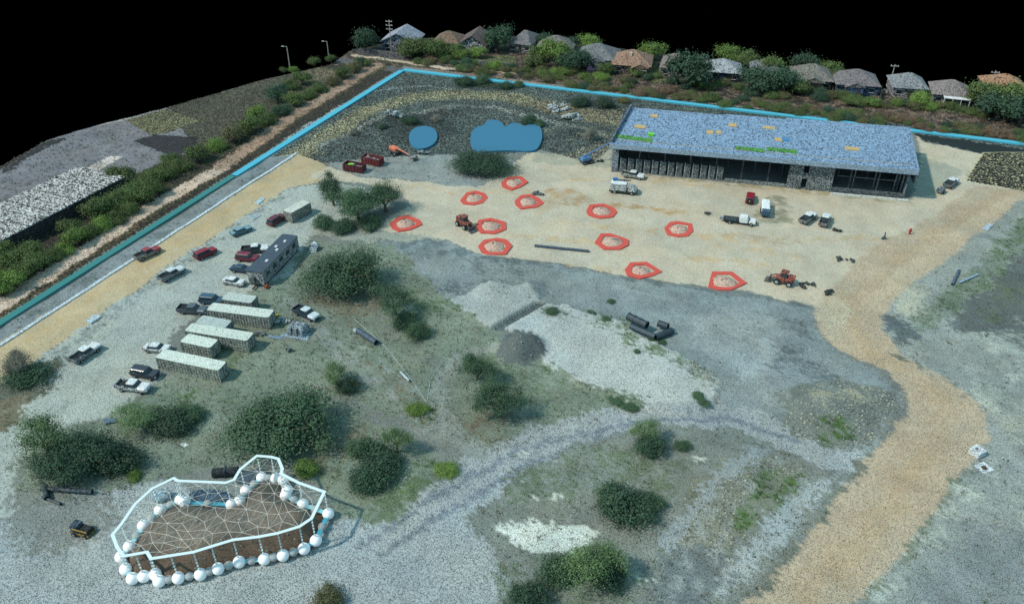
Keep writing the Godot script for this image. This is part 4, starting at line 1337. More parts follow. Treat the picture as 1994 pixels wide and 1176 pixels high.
func pole(px: float, py: float, h: float, label: String, arms: int, called := "utility_pole") -> void:
	var at := G(px, py)
	var t := thing(called, label, "pole", at, -0.25)
	var m := MB.new()
	m.tube(Vector3(0, -0.2, 0), Vector3(0, h, 0), 0.2, 0.12, 8)
	part("shaft", m.done(), mat(rgb(178, 172, 164), 2), t)
	if called == "street_lamp":
		part("arm", bx(Vector3(-0.6, h, 0), Vector3(1.3, 0.1, 0.1)), mat(rgb(170, 170, 170), 1), t)
		part("lamp_head", bx(Vector3(-1.5, h + 0.02, 0), Vector3(0.8, 0.16, 0.35)), mat(rgb(210, 210, 205), 1), t)
	else:
		for i in arms:
			part("crossarm", bx(Vector3(0, h - 0.5 - i * 1.3, 0.2), Vector3(2.4, 0.16, 0.14)), mat(rgb(190, 186, 180), 2), t)
			for s in [-1, 0.3, 1]:
				part("insulator", bx(Vector3(s * 1.0, h - 0.3 - i * 1.3, 0.2), Vector3(0.16, 0.3, 0.16)), mat(rgb(214, 214, 210), 1), t)

func red_ring(q: Array, label: String, pile_label: String) -> void:
	# flat red outline on the sand, and the small sand pile it encloses
	var c := Vector3.ZERO
	var n := q.size() / 2
	for i in range(0, q.size(), 2):
		c += P(q[i], q[i + 1]) / n
	c.y = gy(c.x, c.z)
	var t := thing("red_outline", label, "marking", c, 0.0, "red outlines round the sand piles")
	var m := MB.new()
	var outer := []
	var inner := []
	for i in range(0, q.size(), 2):
		var v := P(q[i], q[i + 1]) - Vector3(c.x, 0, c.z)
		outer.append(v)
		inner.append(v * (1.0 - 1.3 / v.length()))
	for i in n:
		var j := (i + 1) % n
		var o0: Vector3 = outer[i]
		var o1: Vector3 = outer[j]
		var i0: Vector3 = inner[i]
		var i1: Vector3 = inner[j]
		var up := Vector3(0, 0.2, 0)
		var dn := Vector3(0, -0.1, 0)
		m.quad(o0 + up, o1 + up, i1 + up, i0 + up, Vector3(0, -50, 0))
		m.quad(o0 + up, o1 + up, o1 + dn, o0 + dn, Vector3.ZERO)
		m.quad(i0 + up, i1 + up, i1 + dn, i0 + dn, (i0 + i1) * 1.5)
	part("band", m.done(), flat(rgb(212, 88, 76)), t)
	# pile
	var p := thing("sand_pile", pile_label, "sand pile", c, rng.randf() * TAU, "sand piles inside red outlines")
	var mb := MB.new()
	var rad := 0.0
	for v in inner:
		rad += v.length() / n
	var rings := []
	for k in 7:
		var f := 1.0 - k / 6.0
		var ring := []
		for j2 in 18:
			var a := TAU * j2 / 18
			var ir: Vector3 = inner[int(float(j2) / 18 * n) % n]
			var rr: float = rad * 0.98 * f * (1.0 + 0.08 * rng.randfn() * (1.0 if k > 0 else 0.5)) + 0.02
			ring.append(Vector3(cos(a) * rr, -0.1 + 0.95 * (1.0 - pow(f, 1.6)) + 0.04 * rng.randfn(), sin(a) * rr))
		rings.append(ring)
	mb.loft(rings, true)
	part("heap", mb.done(true), mat(rgb(200, 172, 154), 2), p)

func boundary() -> void:
	var t := thing("boundary_line", "cyan band marking the edge of the building site", "marking", Vector3.ZERO)
	var solid := flat(rgb(80, 186, 212))
	var thin := flat(rgb(58, 142, 142), 0.85)
	for s in [[[785, 137], [2100, 294], 1.75, solid], [[782, 139], [455, 344], 1.75, solid], [[453, 345], [-80, 682], 1.6, thin]]:
		var a := P(s[0][0], s[0][1])
		var b := P(s[1][0], s[1][1])
		var d := (b - a).normalized()
		var nrm: Vector3 = Vector3(-d.z, 0, d.x) * float(s[2]) / 2
		var n := int(a.distance_to(b) / 2.0)
		var m := MB.new()
		for i in n:
			var p := a.lerp(b, float(i) / n)
			var q := a.lerp(b, float(i + 1) / n)
			p.y = 0.42
			q.y = 0.42
			var dn := Vector3(0, -0.5, 0)
			m.quad(p + nrm, q + nrm, q - nrm, p - nrm, Vector3(p.x, -50, p.z))
			m.quad(p + nrm, q + nrm, q + nrm + dn, p + nrm + dn, p)
			m.quad(p - nrm, q - nrm, q - nrm + dn, p - nrm + dn, p)
		part("band", m.done(), s[3], t)

func kerb() -> void:
	var a := P(577, 299)
	var b := P(-200, 802)
	var n := 90
	var mb := MB.new()
	var d := (b - a).normalized()
	var nrm := Vector3(-d.z, 0, d.x) * 0.36
	for i in n:
		var p := a.lerp(b, float(i) / n)
		var q := a.lerp(b, float(i + 1) / n)
		p.y = gy(p.x, p.z) + 0.2
		q.y = gy(q.x, q.z) + 0.2
		var dn := Vector3(0, -0.4, 0)
		mb.quad(p + nrm, q + nrm, q - nrm, p - nrm, Vector3(p.x, -50, p.z))
		mb.quad(p + nrm, q + nrm, q + nrm + dn, p + nrm + dn, p)
		mb.quad(p - nrm, q - nrm, q - nrm + dn, p - nrm + dn, p)
	structure("kerb", mb.done(), mat(rgb(196, 210, 216), 2), "pale concrete kerb along the straight tan road", "kerb")

func blue_overlay(outline: Array, label: String) -> void:  # flat blue sheet standing for a drawn overlay mask; there is no water
	slab_flat(outline, rgb(55, 122, 154), label)

func slab_flat(q: Array, c: Color, label: String) -> void:
	var mid := Vector3.ZERO
	for i in range(0, q.size(), 2):
		mid += P(q[i], q[i + 1]) / (q.size() / 2.0)
	var t := thing("blue_overlay", label, "blue_overlay", Vector3(mid.x, 0, mid.z))
	var pts := []
	for i in range(0, q.size(), 2):
		pts.append(P(q[i], q[i + 1]) - mid)
	var poly := PackedVector2Array()
	for v in pts:
		poly.append(Vector2(v.x, v.z))
	for round_off in 2:
		var soft := PackedVector2Array()
		for i in poly.size():
			var e := poly[(i + 1) % poly.size()]
			soft.append(poly[i].lerp(e, 0.25))
			soft.append(poly[i].lerp(e, 0.75))
		poly = soft
	var tris := Geometry2D.triangulate_polygon(poly)
	var m := MB.new()
	var top := 0.55
	for i in range(0, tris.size(), 3):
		m.tri(Vector3(poly[tris[i]].x, top, poly[tris[i]].y), Vector3(poly[tris[i + 1]].x, top, poly[tris[i + 1]].y), Vector3(poly[tris[i + 2]].x, top, poly[tris[i + 2]].y), Vector3(0, -50, 0))
	for i in poly.size():
		var a := poly[i]
		var b := poly[(i + 1) % poly.size()]
		m.quad(Vector3(a.x, top, a.y), Vector3(b.x, top, b.y), Vector3(b.x, -0.2, b.y), Vector3(a.x, -0.2, a.y), Vector3.ZERO)
	part("surface", m.done(), flat(c), t)

func junk(px: float, py: float, n: int, spread: float, c: Color, label: String, called := "scrap_heap", category := "scrap", big := 1.0) -> void:
	var at := G(px, py)
	var t := thing(called, label, category, at)
	for i in n:
		var s := Vector3(rng.randf_range(0.3, 1.2), rng.randf_range(0.12, 0.4), rng.randf_range(0.2, 0.6)) * big
		var o := part("piece", bx(Vector3.ZERO, s, 0.0, 0.0), mat(c, 3), t, Vector3(rng.randf_range(-spread, spread), 0.15 + rng.randf() * 0.3 * big * big, rng.randf_range(-spread, spread) * 0.6))
		o.rotation = Vector3(rng.randf_range(-0.3, 0.3), rng.randf() * TAU, rng.randf_range(-0.3, 0.3))

# ---------------------------------------------------------------- ground cover nobody could count
func scatter() -> void:
	var blades := MB.new()
	for i in 7:
		var a := rng.randf() * TAU
		var b := Vector3(cos(a), 0, sin(a)) * rng.randf_range(0.0, 0.22)
		var tip := b * 2.2 + Vector3(0, rng.randf_range(0.16, 0.36), 0)
		var sd := Vector3(-sin(a), 0, cos(a)) * 0.06
		blades.v.append_array([b - sd - Vector3(0, 0.05, 0), tip, b + sd - Vector3(0, 0.05, 0)])
	var green := []
	var dry := []
	var stones := []
	for k in range(0, NX * NZ):
		if reg[k] == 255:
			continue
		if veg[k] > 0.0 and rng.randf() < veg[k] * 0.8:
			var p := Vector3(X0 + (k % NX) * STEP + rng.randf() * 0.5, hgt[k], Z0 + (k / NX) * STEP + rng.randf() * 0.5)
			if veg[k] > 0.45 or rng.randf() < 0.25:
				green.append(p)
			else:
				dry.append(p)
		if rub[k] > 0.0 and rng.randf() < rub[k] * 2.4:
			stones.append(Vector3(X0 + (k % NX) * STEP + rng.randf() * 0.5, hgt[k], Z0 + (k / NX) * STEP + rng.randf() * 0.5))
	var stone := MB.new()
	stone.ball(Vector3.ZERO, Vector3(0.15, 0.09, 0.12), 5, 3)
	var sets := [["grass_tufts", green, blades.done(), [[0.06, 0.12, 0.045], [0.1, 0.15, 0.05], [0.05, 0.085, 0.045]], "short green grass tufts growing in patches between the trees", "grass"],
		["dry_grass", dry, blades.done(), [[0.17, 0.16, 0.11], [0.2, 0.19, 0.13], [0.13, 0.14, 0.1]], "dry straw coloured grass scattered over the grey earth", "grass"],
		["rubble_stones", stones, stone.done(), [[0.3, 0.3, 0.24], [0.2, 0.22, 0.21], [0.34, 0.33, 0.26], [0.1, 0.11, 0.1], [0.14, 0.15, 0.14]], "pale broken stones littering the heaps beside the dirt road", "rubble"]]
	for s in sets:
		var list: Array = s[1]
		var mm := MultiMesh.new()
		mm.transform_format = MultiMesh.TRANSFORM_3D
		mm.use_colors = true
		mm.mesh = s[2]
		mm.instance_count = list.size()
		for i in list.size():
			var f := rng.randf_range(0.6, 1.5)
			mm.set_instance_transform(i, Transform3D(Basis(Vector3.UP, rng.randf() * TAU).scaled(Vector3(f, f * rng.randf_range(0.7, 1.2), f)), list[i]))
			var c: Array = s[3][rng.randi() % s[3].size()]
			var g := rng.randf_range(0.7, 1.3)
			mm.set_instance_color(i, Color(c[0] * g, c[1] * g, c[2] * g))
		var o := MultiMeshInstance3D.new()
		o.name = s[0]
		o.multimesh = mm
		var m := StandardMaterial3D.new()
		m.albedo_color = Color.WHITE
		m.vertex_color_use_as_albedo = true
		m.roughness = 0.95
		o.material_override = m
		o.set_meta("kind", "stuff")
		o.set_meta("label", s[4])
		o.set_meta("category", s[5])
		add_child(o)
		print(s[0], " ", list.size())

# ----------------------------------------------------------------
func _ready() -> void:
	rng.seed = 20
	var cam := Camera3D.new()
	cam.fov = rad_to_deg(2.0 * atan(588.0 / FOCAL))
	cam.position = Vector3(0, CAM_H, 0)
	cam.rotation.x = -PITCH
	cam.far = 1500.0
	add_child(cam)
	cam.current = true
	var env := Environment.new()
	env.background_mode = Environment.BG_SKY
	var sky := Sky.new()
	var sm := ProceduralSkyMaterial.new()
	sm.sky_top_color = Color(0.47, 0.66, 0.75)
	sm.sky_horizon_color = Color(0.78, 0.88, 0.91)
	sm.ground_bottom_color = Color(0, 0, 0)
	sm.ground_horizon_color = Color(0, 0, 0)
	sky.sky_material = sm
	env.sky = sky
	env.tonemap_mode = Environment.TONE_MAPPER_LINEAR
	env.tonemap_exposure = 1.3
	env.sdfgi_enabled = true
	env.ssao_enabled = true
	env.ssil_enabled = true
	var we := WorldEnvironment.new()
	we.environment = env
	add_child(we)
	var sun := DirectionalLight3D.new()
	sun.light_energy = 0.9
	sun.light_angular_distance = 2.5
	sun.light_color = Color(1.0, 0.97, 0.92)
	sun.shadow_enabled = true
	add_child(sun)
	sun.look_at_from_position(Vector3.ZERO, Vector3(0.66, -0.74, -0.2))

	make_specks()
	build_terrain()
	kerb()
	boundary()
	build_warehouse()
	build_shed()
	build_houses()
	build_vehicles()
	build_site()
	build_survey_marker()
	build_plants()
	scatter()

func build_houses() -> void:
	var g := rgb(134, 130, 130)
	house(775, 98, 12.0, 9.0, -0.2, rgb(170, 176, 190), rgb(186, 198, 224), "house with pale metal roof and bluish wall behind the utility pole", "gable")
	house(868, 100, 9.0, 8.0, -0.2, rgb(136, 112, 94), rgb(120, 100, 86), "house with tan brown roof half hidden by trees near the street", "hip")
	house(920, 103, 9.5, 9.0, -0.2, rgb(116, 98, 94), rgb(216, 220, 222), "house with brown roof and white front gable", "gable")
	house(1012, 102, 7.5, 10.0, -0.35, rgb(128, 126, 128), rgb(190, 196, 194), "narrow house with steep grey roof beside the lawn", "hip", {"rise": 3.2})
	house(1078, 112, 12.0, 9.0, -0.2, rgb(134, 128, 128), rgb(160, 166, 164), "house with long grey roof behind two leafy trees", "hip")
	house(1158, 132, 12.5, 10.0, -0.25, rgb(128, 132, 134), rgb(200, 206, 206), "house with grey hip roof beside the pink blossom shrub", "hip", {"wing": 5.0, "wing_x": 0.5})
	house(1228, 144, 12.0, 9.5, -0.2, rgb(168, 134, 112), rgb(150, 136, 130), "house with tan roof and a pale chimney", "hip", {"chimney": -0.6, "wing": 4.6, "wing_x": 3.0})
	house(1312, 150, 8.5, 9.0, -0.25, rgb(152, 138, 134), rgb(178, 172, 174), "house with pinkish grey roof beside the round dark tree", "hip")
	house(1405, 158, 11.0, 8.0, -0.2, rgb(176, 182, 188), rgb(60, 66, 82), "house with light grey roof and dark blue wall", "hip", {"door": rgb(40, 60, 130)})
	house(1492, 160, 9.5, 8.5, -0.2, rgb(128, 132, 136), rgb(90, 98, 92), "house with dull grey roof behind spreading trees", "hip")
	house(1580, 174, 11.5, 9.5, -0.22, rgb(136, 132, 124), rgb(74, 76, 68), "house with olive grey roof and dark front gable", "hip", {"wing": 6.0, "wing_x": 0.0})
	house(1668, 184, 12.2, 9.0, -0.2, rgb(134, 128, 130), rgb(96, 134, 176), "house with grey roof and blue patterned walls", "hip", {"wing": 5.0, "wing_x": -1.2})
	house(1770, 190, 9.4, 8.5, -0.2, rgb(146, 152, 156), rgb(196, 198, 204), "house with plain bluish grey roof above white walls", "hip")
	house(1850, 204, 10.0, 8.5, -0.3, rgb(150, 140, 138), rgb(186, 188, 190), "house with brownish roof and a white posted porch", "hip", {"open": true})
	house(1958, 190, 11.0, 8.0, -0.2, rgb(190, 144, 112), rgb(150, 130, 116), "house with orange tan roof behind a tall shrub hedge", "hip")
	pole(762, 101, 11.0, "pale utility pole with crossarms beside the metal roofed house", 3)
	pole(564, 132, 7.0, "street lamp standing over a small bright bush at the land's edge", 0, "street_lamp")
	pole(640, 112, 5.5, "street lamp standing beside the street corner", 0, "street_lamp")
	pole(1733, 168, 7.0, "thin bare pole between blue walled and white walled houses", 1)
	pole(1926, 182, 7.0, "thin pole beside the orange tan roofed house", 1)
	# garden walls and small garden things
	for w in [[700, 103, 788, 114, 1.6, rgb(128, 126, 130), "grey garden wall below the metal roofed house"], [928, 126, 995, 132, 1.4, rgb(132, 134, 138), "grey garden wall below the square lawn"]]:
		var a := P(w[0], w[1])
		var b := P(w[2], w[3])
		var m := (a + b) / 2
		var t := thing("garden_wall", w[6], "wall", Vector3(m.x, gy(m.x, m.z), m.z), atan2(-(b.z - a.z), b.x - a.x))
		var n := 8
		for i in n:
			part("panel", bx(Vector3((i - 3.5) * a.distance_to(b) / n, w[4] / 2 - 0.1, 0), Vector3(a.distance_to(b) / n - 0.14, w[4] + 0.2, 0.2)), mat(w[5], 3), t)
		part("coping", bx(Vector3(0, w[4] + 0.06, 0), Vector3(a.distance_to(b), 0.1, 0.3)), mat(w[5], 2), t)
	for f in [[1716, 176, 1712, 212], [1622, 172, 1620, 190], [1820, 200, 1812, 212]]:
		var a2 := P(f[0], f[1])
		var b2 := P(f[2], f[3])
		var m2 := (a2 + b2) / 2
		var t2 := thing("garden_fence", "thin dark board fence between two house gardens", "fence", Vector3(m2.x, gy(m2.x, m2.z), m2.z), atan2(-(b2.z - a2.z), b2.x - a2.x), "fences between the gardens")
		var L := a2.distance_to(b2)
		for i in int(L / 0.9):
			part("board", mesh_of("fboard", func(): return bx(Vector3(0, 0.8, 0), Vector3(0.84, 1.7, 0.08))), mat(rgb(72, 66, 58), 2), t2, Vector3(-L / 2 + 0.45 + i * 0.9, 0, 0))
	slab([1744, 196, 1783, 197, 1782, 203, 1746, 202], rgb(120, 60, 52), "dull red sheet lying below the white walled house", "roof_sheet", "sheet", 0.5)
	junk(1722, 178, 9, 1.6, rgb(220, 226, 232), "white bundled things beside the white walled house", "garden_clutter", "clutter")

func build_vehicles() -> void:
	var white := rgb(222, 230, 230)
	var silver := rgb(176, 190, 194)
	var navy := rgb(52, 68, 84)
	var black := rgb(44, 54, 62)
	var red := rgb(140, 36, 52)
	car([145, 704, 187, 676], "pickup", rgb(150, 164, 168), "white roofed silver pickup alone on the gravel lot near the drain slab", "", white)
	car([309, 549, 359, 522], "pickup", rgb(140, 152, 156), "silver pickup with dark bed beside the tan road", "", rgb(206, 216, 218))
	car([263, 505, 309, 484], "pickup", rgb(156, 160, 158), "silver pickup with red front parked across the kerb", "", rgb(150, 60, 64))
	car([382, 502, 416, 487], "suv", red, "bright red suv standing between tan road and long trailer")
	car([452, 457, 486, 444], "sedan", rgb(92, 138, 152), "teal blue sedan in the gravel lot beyond the red suv", "", rgb(120, 164, 178))
	car([521, 440, 554, 419], "suv", rgb(96, 40, 52), "dark maroon suv beside the small white container")
	car([477, 489, 517, 486], "pickup", rgb(76, 86, 92), "grey pickup with white cab roof behind the long trailer", "", white)
	car([465, 502, 498, 505], "suv", rgb(120, 38, 58), "wine red suv parked tight behind the long trailer")
	car([454, 522, 488, 526], "sedan", rgb(48, 70, 92), "small dark blue car with its nose behind the trailer", "", rgb(52, 78, 102))
	car([434, 545, 477, 553], "sedan", white, "white sedan with dark glass at the long trailer's end")
	car([393, 584, 432, 587], "suv", rgb(58, 84, 104), "dark blue suv next to the short container", "", rgb(62, 92, 114))
	car([347, 602, 403, 606], "pickup", rgb(72, 84, 92), "charcoal pickup parked against the container row", "", rgb(88, 102, 110))
	car([281, 677, 332, 681], "sedan", white, "white sedan parked against the stubby square container")
	car([248, 722, 316, 734], "suv", rgb(50, 58, 70), "black suv beside the white pickup on the grass edge", "", rgb(60, 66, 78))
	car([226, 750, 293, 759], "pickup", rgb(206, 218, 220), "white pickup beside the black suv on the grass edge", "", white)
	car([574, 602, 619, 622], "pickup", navy, "navy pickup with white hood facing the grass slope", "", rgb(208, 222, 226))
	car([1212, 339, 1255, 346], "pickup", rgb(190, 196, 192), "white pickup closest to the building's stud wall", "", white)
	car([1838, 369, 1867, 347], "pickup", rgb(140, 150, 154), "silver pickup beside the building's open right end", "", rgb(216, 224, 226))
	car([1558, 438, 1589, 415], "pickup", rgb(150, 156, 158), "white roofed pickup parked beside the silver one on the sand", "", white)
	car([1601, 444, 1613, 417], "pickup", rgb(140, 146, 148), "silver pickup beside dark flat scrap on the sand", "", white)
	car([1459, 399, 1464, 374], "suv", rgb(150, 28, 48), "red off road car with spare wheel on its back")
	# spare wheel on the red car is a part of it
	var rc := get_node("suv_car_%03d" % names["suv_car"])
	var sp := MB.new()
	sp.tube(Vector3(-2.62, 1.15, 0), Vector3(-2.36, 1.15, 0), 0.62, 0.62, 14)
	part("spare_wheel", sp.done(), mat(rgb(34, 40, 44), 2), rc)
	var hub := MB.new()
	hub.tube(Vector3(-2.68, 1.15, 0), Vector3(-2.6, 1.15, 0), 0.16, 0.16, 8)
	part("wheel_hub", hub.done(), mat(rgb(210, 150, 80), 1), rc)
	car([147, 358, 186, 344], "van", rgb(212, 208, 160), "cream yellow van at the asphalt lot under a bright tree")
	car([160, 401, 192, 387], "van", rgb(222, 216, 168), "cream yellow van half under hedge leaves")
	car([96, 381, 112, 375], "sedan", rgb(186, 200, 206), "pale silver car against the dark shed wall")
	car([132, 363, 146, 358], "sedan", rgb(160, 184, 196), "pale blue car at the shed wall beside the yellow van")
	car([53, 402, 70, 394], "sedan", rgb(120, 124, 124), "grey car against the dark shed wall near the hedge")
	# utility truck
	var pv := vpos([1188, 369, 1241, 374])
	var t := thing("utility_truck", "white utility box truck with a blue bundle on top", "truck", pv[0], pv[1])
	var wm := mat(rgb(206, 216, 216), 3)
	part("chassis", bx(Vector3(0, 0.7, 0), Vector3(6.6, 0.4, 2.1)), mat(rgb(60, 66, 68), 3), t)
	var b1 := MB.new()
	b1.crate(Vector3(-1.2, 1.75, 0), Vector3(4.0, 1.7, 2.3), 0.1)
	part("box_body", b1.done(), wm, t)
	part("box_roof", bx(Vector3(-1.2, 2.64, 0), Vector3(3.7, 0.08, 2.0)), mat(rgb(226, 234, 234), 1), t)
	var b2 := MB.new()
	b2.hull([[0.9, 2.2, 2.1, 2.1], [1.5, 2.2, 2.1, 2.1], [2.1, 1.3, 1.8, 1.7]], Vector3.ZERO)
	part("cab", b2.done(), wm, t)
	part("windshield", bx(Vector3(2.62, 1.8, 0), Vector3(0.1, 0.75, 1.6), 0.0, 0.85), glass(rgb(40, 56, 62)), t)
	part("ladder_rack", bx(Vector3(-0.6, 2.95, -0.8), Vector3(4.2, 0.12, 0.5)), mat(rgb(120, 130, 132), 3), t)
	part("blue_bundle", bx(Vector3(-2.2, 3.0, -0.8), Vector3(1.1, 0.5, 0.8), 0.3), mat(rgb(66, 120, 180), 1), t)
	for x in [-2.0, 2.0]:
		for s in [-1, 1]:
			wheel(t, Vector3(x, 0.46, s * 0.95), 0.46, 0.3)
	# flatbed truck
	pv = vpos([1415, 428, 1468, 434])
	t = thing("flatbed_truck", "white flatbed truck with long dark tail beside the gravel square", "truck", pv[0], pv[1])
	part("bed", bx(Vector3(-1.9, 0.95, 0), Vector3(3.4, 0.22, 2.0)), mat(rgb(64, 78, 86), 3), t)
	part("frame", bx(Vector3(0, 0.6, 0), Vector3(7.2, 0.3, 1.1)), mat(rgb(58, 64, 68), 3), t)
	var c1 := MB.new()
	c1.hull([[0.7, 2.0, 2.0, 0.8], [1.7, 1.9, 1.9, 0.75], [2.0, 1.7, 1.7, 0.7]], Vector3.ZERO)
	part("cab", c1.done(), mat(rgb(224, 232, 230), 1), t)
	part("windshield", bx(Vector3(1.86, 1.45, 0), Vector3(0.1, 0.7, 1.5), 0.0, 0.4), glass(rgb(40, 60, 70)), t)
	var c2 := MB.new()
	c2.hull([[0.6, 1.5, 1.9, 2.7], [1.15, 1.4, 1.8, 2.65], [1.25, 1.2, 1.6, 2.6]], Vector3.ZERO)
	part("hood", c2.done(), mat(rgb(224, 232, 230), 1), t)
	part("tail_hitch", bx(Vector3(-4.0, 0.9, 0), Vector3(0.9, 0.5, 0.6)), mat(rgb(170, 180, 186), 3), t)
	for x in [-2.2, 2.4]:
		for s in [-1, 1]:
			wheel(t, Vector3(x, 0.42, s * 0.92), 0.42, 0.3)
	# tank trailer
	pv = vpos([1491, 424, 1491, 395])
	t = thing("tank_trailer", "blue trailer carrying a row of white tanks on the gravel square", "trailer", pv[0], pv[1])
	part("frame", bx(Vector3(0, 0.6, 0), Vector3(6.4, 0.3, 1.8)), mat(rgb(60, 96, 124), 3), t)
	part("tool_box", bx(Vector3(-2.5, 1.2, 0), Vector3(1.5, 1.0, 1.7)), mat(rgb(74, 108, 134), 3), t)
	for i in 4:
		var mb := MB.new()
		mb.crate(Vector3(-1.1 + i * 1.2, 1.3, 0), Vector3(1.08, 1.1, 1.8), 0.16)
		part("tank", mb.done(), mat(rgb(230, 240, 240), 1), t)
	for x in [-0.6, 0.4]:
		for s in [-1, 1]:
			wheel(t, Vector3(x, 0.36, s * 0.98), 0.36, 0.24)
	part("drawbar", bx(Vector3(3.7, 0.55, 0), Vector3(1.2, 0.12, 0.2)), mat(rgb(60, 66, 70), 1), t)
	# cart behind the silver pickup
	pv = vpos([1828, 376, 1838, 368])
	t = thing("cart_trailer", "small grey cart hitched near the silver pickup", "trailer", pv[0], pv[1])
	part("tub", bx(Vector3(0, 0.85, 0), Vector3(2.0, 0.8, 1.4)), mat(rgb(130, 142, 148), 3), t)
	for s in [-1, 1]:
		wheel(t, Vector3(0, 0.32, s * 0.8), 0.32, 0.22)
	part("drawbar", bx(Vector3(1.4, 0.5, 0), Vector3(1.0, 0.1, 0.14)), mat(rgb(60, 66, 70), 1), t)
	# containers
	var cream := rgb(214, 226, 214)
	container([308.5, 695.4, 324, 681, 435, 703, 416, 719], true, cream, cream, "long cream container beside the black suv")
	container([352.5, 665, 367, 650, 421, 661.5, 406.7, 676], false, cream, cream, "short cream container with white sedan at its end")
	container([364, 644.6, 377, 630, 490, 648, 474.4, 662.7], true, rgb(206, 218, 206), rgb(206, 218, 206), "long cream container with a blue sheet on its roof")
	container([384, 627.7, 394, 615, 447, 624, 435, 638], false, rgb(180, 194, 190), rgb(180, 194, 190), "short dull grey container between two long ones")
	container([406.7, 603, 418, 591.6, 528.6, 605, 517, 616.4], true, rgb(208, 218, 208), rgb(208, 218, 208), "long cream container with charcoal pickup at its end")
	container([434, 581.4, 444, 570, 496, 577, 485.7, 588], false, rgb(190, 202, 196), rgb(190, 202, 196), "short pale container beside the dark blue suv")
	container([560, 411, 573, 388, 595, 391, 581, 415], false, rgb(206, 212, 200), rgb(206, 212, 200), "short white container alone beside the spreading trees")
	var lone: Node3D = get_node("shipping_container_006")
	lone.rotation.y = deg_to_rad(58)
	slab_on_roof([418, 637, 482, 648, 472, 658, 408, 646])
	# office trailer
	var qp := quad_pose([477, 528.7, 550, 456, 581, 455, 508, 531], 3.5)
	var u := P(550, 456, 3.5) - P(477, 528.7, 3.5)
	t = thing("office_trailer", "long white site trailer with dark blue roof", "trailer", qp[0], atan2(-u.z, u.x))
	var L: float = u.length() * 0.97
	var W := 3.3
	var side := mat(rgb(178, 186, 186), 3)
	var tb := part("body", bx(Vector3(0, 2.0, 0), Vector3(L, 2.9, W)), side, t)
	var rf := MB.new()
	rf.crate(Vector3(0, 3.52, 0), Vector3(L + 0.3, 0.14, W + 0.3), 0.05)
	var ro := part("roof", rf.done(), mat(rgb(66, 84, 98), 1), t)
	part("edge_trim", bx(Vector3(0, 3.4, W / 2 + 0.08), Vector3(L, 0.16, 0.1)), mat(rgb(170, 172, 150), 1), ro)
	for v in [[-3.4, 0.5], [1.0, 0.4], [2.2, -0.4], [4.6, 0.3]]:
		part("vent", bx(Vector3(v[0], 3.66, v[1]), Vector3(0.7, 0.18, 0.5)), mat(rgb(220, 228, 230), 1), ro)
	for i in 5:
		for s in [-1, 1]:
			part("window", bx(Vector3(-L / 2 + 2.0 + i * (L - 4.0) / 4.0, 2.3, s * (W / 2 + 0.02)), Vector3(1.3, 0.9, 0.06)), glass(rgb(60, 72, 78)), tb)
	for s in [-1, 1]:
		part("skirt", bx(Vector3(0, 0.35, s * (W / 2 - 0.2)), Vector3(L - 0.4, 0.7, 0.06)), mat(rgb(70, 78, 80), 3), t)
	part("cooler", bx(Vector3(-L / 2 - 0.35, 1.7, -0.5), Vector3(0.6, 1.2, 0.9)), mat(rgb(120, 130, 132), 3), t)
	part("hitch", bx(Vector3(-L / 2 - 0.9, 0.5, 0), Vector3(1.6, 0.14, 0.3)), mat(rgb(40, 48, 52), 2), t)
	var steps := thing("wooden_steps", "pale steps and deck beside the long trailer's wall", "steps", G(608, 492), qp[1])
	for i in 3:
		part("step", bx(Vector3(0, 0.15 + i * 0.25, -i * 0.35), Vector3(1.6, 0.12, 0.36)), mat(rgb(180, 196, 200), 2), steps)
	part("deck", bx(Vector3(0, 0.4, -1.6), Vector3(2.0, 0.9, 1.4)), mat(rgb(150, 168, 174), 3), steps)

func slab_on_roof(q: Array) -> void:
	var m := MB.new()
	var mid := Vector3.ZERO
	for i in range(0, q.size(), 2):
		mid += P(q[i], q[i + 1], 2.62) / 4.0
	var t := thing("blue_sheet", "faded blue sheet lying on the long container's roof", "sheet", Vector3(mid.x, mid.y + gy(mid.x, mid.z), mid.z))
	var r0 := []
	var r1 := []
	for i in range(0, q.size(), 2):
		var v := P(q[i], q[i + 1], 2.62) - mid
		r0.append(v * 0.96 + Vector3(0, -0.01, 0))
		r1.append(v * 0.96 + Vector3(0, 0.03, 0))
	m.loft([r0, r1], true)
	part("sheet", m.done(), mat(rgb(146, 182, 206), 2), t)

